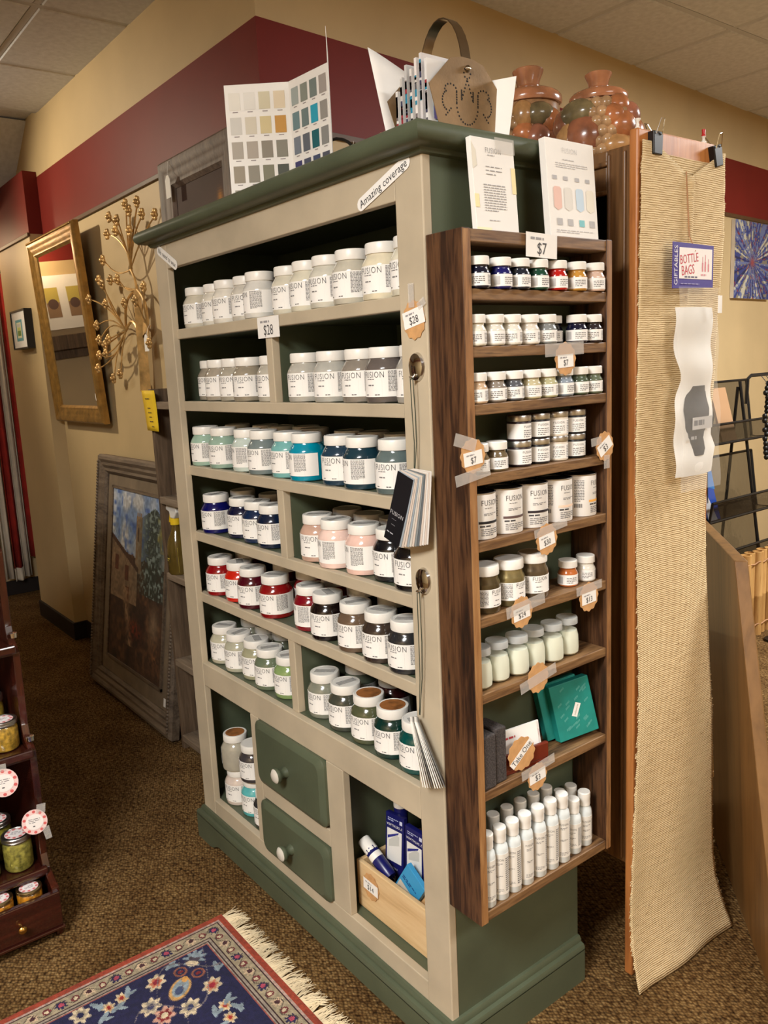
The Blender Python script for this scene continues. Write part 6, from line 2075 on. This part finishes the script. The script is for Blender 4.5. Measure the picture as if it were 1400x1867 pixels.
for i, (x, y_, z, r) in enumerate([(-1.012, -0.529, 0.322, 0.031), (-1.015, -0.588, 0.452, 0.034)]):
    t = thing('flavour_tag', ['round red checked tag taped to the stand side', 'round red checked tag hanging from the middle tier'][i], 'tag', (x, y_, z), HP - 0.25, 'round red and white preserve tags')
    n = 24
    poly = [(r * math.cos(2 * PI * q / n), r * 1.12 * math.sin(2 * PI * q / n)) for q in range(n)]
    MB().prism(poly, lambda u, v: (u, 0, v), lambda u, v: (u, -0.0008, v), (238, 206, 202)).build('disc', M['print'], t, world=False)
    p = Pr()
    for q in range(10):
        a = 2 * PI * q / 10 + 0.3
        p.disc(r * 0.82 * math.cos(a), r * 0.92 * math.sin(a), r * 0.13, (214, 96, 96), 8)
    p.up().disc(0, 0, r * 0.70, (242, 236, 232), 18)
    p.up().lines(-r * 0.45, r * 0.45, -r * 0.1, r * 0.35, 3, (120, 116, 120), 5 + i, 0.35, 3)
    p.lines(-r * 0.15, r * 0.15, -r * 0.45, -r * 0.28, 1, (90, 86, 90), 5 + i, 0.6, 2)
    p.build('lettering', t, lambda u, v, h_: (u, -0.001 - h_, v))
    MB().prism([(r * 0.2, r * 0.7), (r * 0.9, r * 0.7), (r * 1.0, r * 1.5), (r * 0.3, r * 1.5)] if i == 0 else [(-r * 0.2, r * 0.9), (r * 0.3, r * 0.9), (r * 0.3, r * 1.5), (-r * 0.2, r * 1.5)], lambda u, v: (u, -0.0012, v), lambda u, v: (u, -0.0014, v)).build('tape', M['tape'], t, world=False)
    if i == 0:
        MB().prism([(r * 0.5, -r * 0.7), (r * 1.05, -r * 0.55), (r * 1.2, -r * 1.7), (r * 0.7, -r * 1.8)], lambda u, v: (u, -0.0012, v), lambda u, v: (u, -0.0014, v)).build('tape', M['tape'], t, world=False)

# ================================================================ RUG
RW, RL = 1.0, 1.5
cs = 0.0032
nu, nv = int(RW / cs), int(RL / cs)
vv, uu = np.meshgrid((np.arange(nv) + 0.5) * cs, (np.arange(nu) + 0.5) * cs, indexing='ij')
im = np.zeros((nv, nu, 3))
n1, n2 = vnoise(nv, nu, 30, 31), vnoise(nv, nu, 2.0, 32)
du, dv = np.minimum(uu, RW - uu), np.minimum(vv, RL - vv)
de = np.minimum(du, dv)
im[:] = (30, 30, 66)
NAVY, CREAM, LBL, REDD, PNK, TANB, OUT = (30, 30, 66), (206, 188, 156), (132, 146, 154), (124, 36, 40), (196, 130, 112), (158, 144, 118), (58, 34, 36)
MU, MV = np.where(uu > RW / 2, RW - uu, uu), np.where(vv > RL / 2, RL - vv, vv)   # four-fold symmetric


def spot(cu_, cv_, ru, rv, col, rot=0.0, petals=0, amp=0.0, ring=None, k=1.0):
    for (a, b) in {(MU.tobytes() and 0, 0)}:
        x_, y_ = MU - cu_, MV - cv_
        c, s = math.cos(rot), math.sin(rot)
        X_, Y_ = (x_ * c + y_ * s) / ru, (-x_ * s + y_ * c) / rv
        rr = np.hypot(X_, Y_)
        lim = 1.0
        if petals:
            lim = 1 - amp + amp * np.cos(petals * np.arctan2(Y_, X_))
        m = np.clip((lim - rr) * 8 + 0.5, 0, 1)
        if ring is not None:
            m = m * np.clip((rr - ring) * 10, 0, 1)
        blend(im, m, col, k)


def rosette(u, v, r, c1=CREAM, c2=PNK, c3=NAVY, rot=0.0, st=1.25):
    spot(u, v, r * st, r, c1, rot, 7, 0.16)
    spot(u, v, r * st * 0.62, r * 0.62, c2, rot, 6, 0.15)
    spot(u, v, r * st * 0.30, r * 0.30, c3, rot)


dg = PI / 4
# corner palmette along the diagonal
spot(0.108, 0.128, 0.034, 0.030, LBL, dg, 9, 0.22)
spot(0.116, 0.136, 0.018, 0.022, (70, 62, 72), dg, 5, 0.2)
spot(0.122, 0.142, 0.010, 0.016, CREAM, dg)
for s_ in (-1, 1):
    spot(0.146 - s_ * 0.016, 0.160 + s_ * 0.016, 0.017, 0.017, (140, 84, 66), 0, ring=0.62)
    spot(0.146 - s_ * 0.016, 0.160 + s_ * 0.016, 0.006, 0.006, REDD)
spot(0.182, 0.200, 0.038, 0.024, (196, 150, 90), dg)
spot(0.180, 0.198, 0.030, 0.018, LBL, dg)
spot(0.186, 0.204, 0.014, 0.010, (60, 70, 100), dg)
spot(0.160, 0.178, 0.010, 0.008, (206, 150, 80), dg)
rosette(0.124, 0.236, 0.024, CREAM, (190, 110, 80), (140, 36, 50), dg)
rosette(0.222, 0.136, 0.024, CREAM, (190, 120, 90), (150, 36, 50), dg)
rosette(0.190, 0.276, 0.025, CREAM, (150, 140, 128), (60, 60, 90), dg)
rosette(0.252, 0.206, 0.025, CREAM, (160, 146, 124), (50, 56, 90), dg)
rosette(0.236, 0.262, 0.026, (196, 150, 130), REDD, CREAM, dg)
for (a, b) in ((0.118, 0.318), (0.128, 0.352), (0.300, 0.142), (0.340, 0.150)):
    rosette(a, b, 0.016, CREAM, (200, 150, 100), (150, 40, 40))
for (a, b, r_) in ((0.108, 0.300, 0.4), (0.140, 0.335, 1.2), (0.105, 0.372, -0.5), (0.150, 0.372, 0.9), (0.285, 0.128, 0.8), (0.322, 0.122, -0.4), (0.300, 0.168, 0.3), (0.350, 0.176, 1.4), (0.092, 0.185, 1.0), (0.170, 0.100, 0.2)):
    spot(a, b, 0.020, 0.0065, LBL, r_)
    spot(a + 0.008, b - 0.006, 0.014, 0.005, LBL, r_ + 1.0)
rq = random.Random(77)
for i in range(26):
    a, b = rq.uniform(0.10, 0.48), rq.uniform(0.10, 0.74)
    if a + b < 0.62 and abs(a - b) < 0.30:
        continue
    if rq.random() < 0.5:
        rosette(a, b, rq.uniform(0.016, 0.026), CREAM, rq.choice([PNK, (160, 146, 124)]), rq.choice([NAVY, REDD]))
    else:
        spot(a, b, 0.020, 0.007, LBL, rq.uniform(0, 3))
        spot(a + 0.012, b, 0.016, 0.006, LBL, rq.uniform(0, 3))
# connecting stems
for k_ in range(3):
    d_ = np.abs((MU - MV) - 0.10 * np.sin(MV * 22 + k_ * 2.1) + 0.015)
    blend(im, ((d_ < 0.0022) & (de > 0.085)).astype(float) * 0.8, (120, 110, 110))
blend(im, (np.abs(de - 0.081) < 0.0018).astype(float), (150, 80, 70))
# borders
bm = de < 0.080
blend(im, bm.astype(float), (150, 138, 124))
blend(im, ((de > 0.025) & (de < 0.066)).astype(float), TANB)
along = np.where(du < dv, vv, uu)
for off, (c1, c2) in ((0.045, ((40, 34, 70), (170, 70, 90))), (0.110, ((196, 170, 140), (70, 40, 44)))):
    ph = (along - off) % 0.130
    ph = np.minimum(ph, 0.130 - ph)
    dd = np.hypot(ph, de - 0.0455)
    an = np.arctan2(de - 0.0455, (along - off + 0.065) % 0.130 - 0.065)
    blend(im, (dd < 0.0155 * (0.82 + 0.18 * np.cos(8 * an))).astype(float), c1)
    blend(im, (dd < 0.0065).astype(float), c2)
ph = (along - 0.0775) % 0.065
ph = np.minimum(ph, 0.065 - ph)
blend(im, (np.hypot(ph * 0.9, (de - 0.0455) * 0.8) < 0.0085).astype(float), (110, 48, 50))
blend(im, (np.hypot(ph * 0.9, (de - 0.0455) * 0.8) < 0.0045).astype(float), CREAM)
blend(im, (np.abs(de - 0.0455 - 0.012 * np.sin(along * 2 * PI / 0.065)) < 0.0016).astype(float) * ((de > 0.026) & (de < 0.065)), (84, 70, 62))
for e0 in (0.0245, 0.0665, 0.0745):
    blend(im, (np.abs(de - e0) < 0.0019).astype(float), OUT)
blend(im, ((de > 0.0165) & (de < 0.0225)).astype(float) * (0.35 + 0.5 * (np.sin(along * 420) > 0)), (186, 150, 140))
blend(im, (de < 0.0155).astype(float), (150, 62, 42))
im *= (0.86 + 0.26 * n2[..., None]) * (0.95 + 0.1 * n1[..., None])
im = np.clip(im, 0, 255)
rg = thing('oriental_rug', 'navy oriental rug with floral border and cream fringe on carpet', 'rug', (-0.76 + RW / 2, -0.15 - RL / 2, 0))
painted('pile', (-0.76, -0.15, 0.009), (RW, 0, 0), (0, -RL, 0), im, M['rug'], rg)
MB().box(-0.76, -0.76 + RW, -0.15 - RL, -0.15, 0.0005, 0.0088).build('backing', plain('rug_edge', (140, 58, 40), 0.9, var=0.1, scale=60), rg)
rq = random.Random(3)
for side in (0, 1):
    fm = MB()
    for i in range(620):
        x_ = -0.755 + 0.99 * i / 619
        y0 = -0.150 if side == 0 else -0.15 - RL
        sg = 1 if side == 0 else -1
        L_ = rq.uniform(0.034, 0.058)
        dx = rq.uniform(-0.022, 0.022) + 0.012 * math.sin(i * 0.13)
        b = [(x_, y0 - 0.004 * sg, 0.007), (x_ + dx * 0.4, y0 + sg * L_ * 0.5, rq.uniform(0.004, 0.010)), (x_ + dx, y0 + sg * L_, rq.uniform(0.0015, 0.005))]
        fm.tube(b, [0.0016, 0.0015, 0.0005], 4)
    fo = fm.build('fringe', M['fringe'], rg, 60)
    fo['kind'] = 'stuff'

# ================================================================ RIGHT: LEANING PANEL, BAMBOO ROLL, MESH RACK, PAINTING
lp = thing('wood_slab', 'wide brown wooden slab leaning beside the linen runner', 'board', (0.15, 0.95, 0))
dr_ = Vector((0.66, -0.75, 0)).normalized()
nn_ = Vector((0.816, 0.577, 0)).normalized()
LEAN = 0.085
NB = Vector((0.392, 0.600, 0.0))           # near bottom corner, visible face
up_ = Vector((-nn_.x * LEAN, -nn_.y * LEAN, 0.935))
up_ = Vector((-0.272, 0.235, 0.95))
pn = MB().obox(NB, -dr_ * 0.92, nn_ * 0.030, up_).build('board', M['board'], lp, bev=0.003)

bb = thing('bamboo_roll', 'bundle of tan bamboo tubes tied with twine by the wall', 'bamboo', (-0.95, 3.0, 0))
for i in range(11):
    y_ = 2.68 + 0.058 * i
    MB().lathe([(0, 0), (0.027, 0), (0.027, 0.20), (0.0285, 0.205), (0.027, 0.21), (0.027, 0.435), (0.022, 0.437), (0.022, 0.42), (0, 0.42)], 10, -0.95 + 0.012 * (i % 2), y_, 0.0).build('bamboo_tube', M['bamboo'], bb, 40)
for z in (0.06, 0.385):
    k = MB()
    k.tube([(-0.95 + 0.034, 2.65 + 0.02 * i, z + 0.004 * math.sin(i * 1.4)) for i in range(33)], 0.0035, 5)
    k.build('tie', M['twine'], bb, 40)
# black mesh magazine rack: tiers on an easel frame
mr = thing('mesh_magazine_rack', 'black wire mesh magazine rack against the back wall', 'magazine rack', (-1.15, 3.05, 0))
RYA, RYB = 2.72, 3.34
k = MB()
for y_, lean in ((RYA + 0.05, 0.10), (RYB - 0.16, -0.06)):
    MB().tube([(-1.02, y_ - lean, 0.01), (-1.16, y_ + lean * 0.5, 1.28)], 0.008, 6).build('leg', M['wire'], mr, 40)
MB().tube([(-1.30, 2.86, 0.01), (-1.17, 2.95, 1.25)], 0.008, 6).build('leg', M['wire'], mr, 40)
MB().tube([(-1.30, 3.20, 0.01), (-1.17, 3.15, 1.25)], 0.008, 6).build('leg', M['wire'], mr, 40)
for i, (z, x_) in enumerate(((1.00, -1.10), (0.62, -1.06), (0.36, -1.04))):
    zb_, zt_ = z - 0.02, z + 0.28
    b = MB()
    b.add([(x_ - 0.09, RYA, zb_), (x_ - 0.09, RYB, zb_), (x_ - 0.13, RYB, zt_), (x_ - 0.13, RYA, zt_)], [(0, 1, 2, 3)])
    pk = b.build('mesh_back', M['mesh'], mr)
    MB().add([(x_ - 0.09, RYA, zb_), (x_ - 0.09, RYB, zb_), (x_, RYB, zb_), (x_, RYA, zb_)], [(0, 1, 2, 3)]).build('mesh_floor', M['mesh'], mr)
    MB().add([(x_, RYA, zb_), (x_, RYB, zb_), (x_ + 0.015, RYB, zb_ + 0.10), (x_ + 0.015, RYA, zb_ + 0.10)], [(0, 1, 2, 3)]).build('mesh_front', M['mesh'], mr)
    for pts_ in ([(x_ + 0.015, RYA, zb_ + 0.10), (x_ + 0.015, RYB, zb_ + 0.10)], [(x_, RYA, zb_), (x_, RYB, zb_)], [(x_ - 0.13, RYA, zt_), (x_ - 0.13, RYB, zt_)]):
        MB().tube(pts_, 0.007, 6).build('rim_wire', M['wire'], mr, 40)
    for y_ in (RYA, RYB):
        MB().tube([(x_ - 0.13, y_, zt_), (x_ - 0.09, y_, zb_), (x_, y_, zb_), (x_ + 0.015, y_, zb_ + 0.10)], 0.007, 6).build('rim_wire', M['wire'], mr, 40)
for i, (y0, y1, x_, z, h, c, lab, tl_) in enumerate([(2.92, 3.06, -1.115, 0.985, 0.27, (176, 138, 104), 'tan folder standing in the top tier of mesh rack', 0.06), (2.74, 2.85, -1.075, 0.605, 0.25, (40, 90, 200), 'blue and white magazine in the mesh rack middle tier', 0.05)]):
    t = thing('magazine', lab, 'magazine', (x_, (y0 + y1) / 2, z), HP)
    w = (y1 - y0)
    MB().obox((-w / 2, 0, 0), (w, 0, 0.0), (0, 0.012, 0), (-tl_, 0.04, h), c).build('cover', M['printgloss'], t, world=False)
    if i == 1:
        Pr().poly([(-w / 2, 0.0), (w * 0.25, 0.0), (-w * 0.40, h * 0.55), (-w / 2 - 0.02, h * 0.6)], (226, 228, 234)).up().poly([(-w / 2, h * 0.7), (w * 0.3, h * 0.6), (w * 0.2, h), (-w / 2 - 0.04, h)], (70, 140, 220)).build('cover_print', t, lambda u, v, h_: (u, v * 0.04 / h - 0.0006 - h_, v))
# black ornaments on a bent hook stand
t = thing('trinket_hook_stand', 'black hook stand hung with dark beaded chains', 'display stand', (-0.82, 2.93, 0))
MB().tube([(0, 0, 0.0), (0, 0, 1.30), (0, -0.02, 1.325), (0, -0.30, 1.325), (0, -0.33, 1.31), (0, -0.335, 1.20)], 0.008, 6).build('pole', M['wire'], t, 40, world=False)
MB().lathe([(0, 0), (0.045, 0), (0.045, 0.012), (0, 0.014)], 16).build('foot', M['wire'], t, 40, world=False)
rq = random.Random(8)
for i in range(6):
    y_ = -0.22 + 0.042 * i
    k = MB()
    for z in range(17):
        k.sphere((0.03 + 0.012 * rq.random(), y_ + rq.uniform(-0.012, 0.012), 1.285 - 0.021 * z), 0.013, 6, 4)
    k.tube([(0, y_, 1.325), (0.03, y_, 1.29), (0.03, y_, 0.96)], 0.002, 4)
    k.build('bead_chain', M['wire'], t, 50, world=False)
for i in range(3):
    MB().tube([(0.0, -0.15 + 0.06 * i, 1.325), (0.03, -0.19 + 0.06 * i, 1.36), (0.04, -0.12 + 0.06 * i, 1.40), (0.03, -0.06 + 0.06 * i, 1.36), (0.0, -0.10 + 0.06 * i, 1.325)], 0.0025, 5).build('hanger_loop', M['wire'], t, 40, world=False)
# abstract painting on the back wall
ap = thing('abstract_painting', 'abstract blue burst painting hanging on the back wall', 'painting', (-1.45, 3.6, 1.80))
nv, nu = 110, 110
vv, uu = np.meshgrid(np.linspace(-1, 1, nv), np.linspace(-1, 1, nu), indexing='ij')
an, rd = np.arctan2(vv + 0.05, uu + 0.05), np.hypot(vv + 0.05, uu + 0.05)
rg_ = np.random.default_rng(5)
t1 = rg_.random(90)
ai = ((an + PI) / (2 * PI) * 89.99).astype(int)
ra = t1[ai] * 0.7 + 0.3 * vnoise(nv, nu, 5, 61)
im = np.zeros((nv, nu, 3))
im[:] = (46, 54, 112)
blend(im, (ra > 0.62).astype(float), (96, 104, 140))
blend(im, ((ra > 0.45) & (ra < 0.55)).astype(float), (120, 112, 96))
blend(im, (ra < 0.18).astype(float), (30, 32, 70))
blend(im, ((ra > 0.78) & (rd > 0.3)).astype(float), (176, 170, 150))
blend(im, ((ra > 0.2) & (ra < 0.25)).astype(float), (120, 50, 50))
blend(im, np.exp(-(rd / 0.12) ** 2), (140, 60, 60))
q0 = Vector((CX, CY, 0)) + dB * 3.22
ctr_z = 1.70
P0 = Vector((q0.x, q0.y, 1.735)) + nB * 0.022
painted('canvas', P0 + nB * 0.002, dB * 0.50, (0, 0, 0.435), im, M['canvas'], ap)
MB().obox(P0 - nB * 0.02, dB * 0.50, nB * 0.0215, (0, 0, 0.435)).build('stretcher', M['curtain_white'], ap)
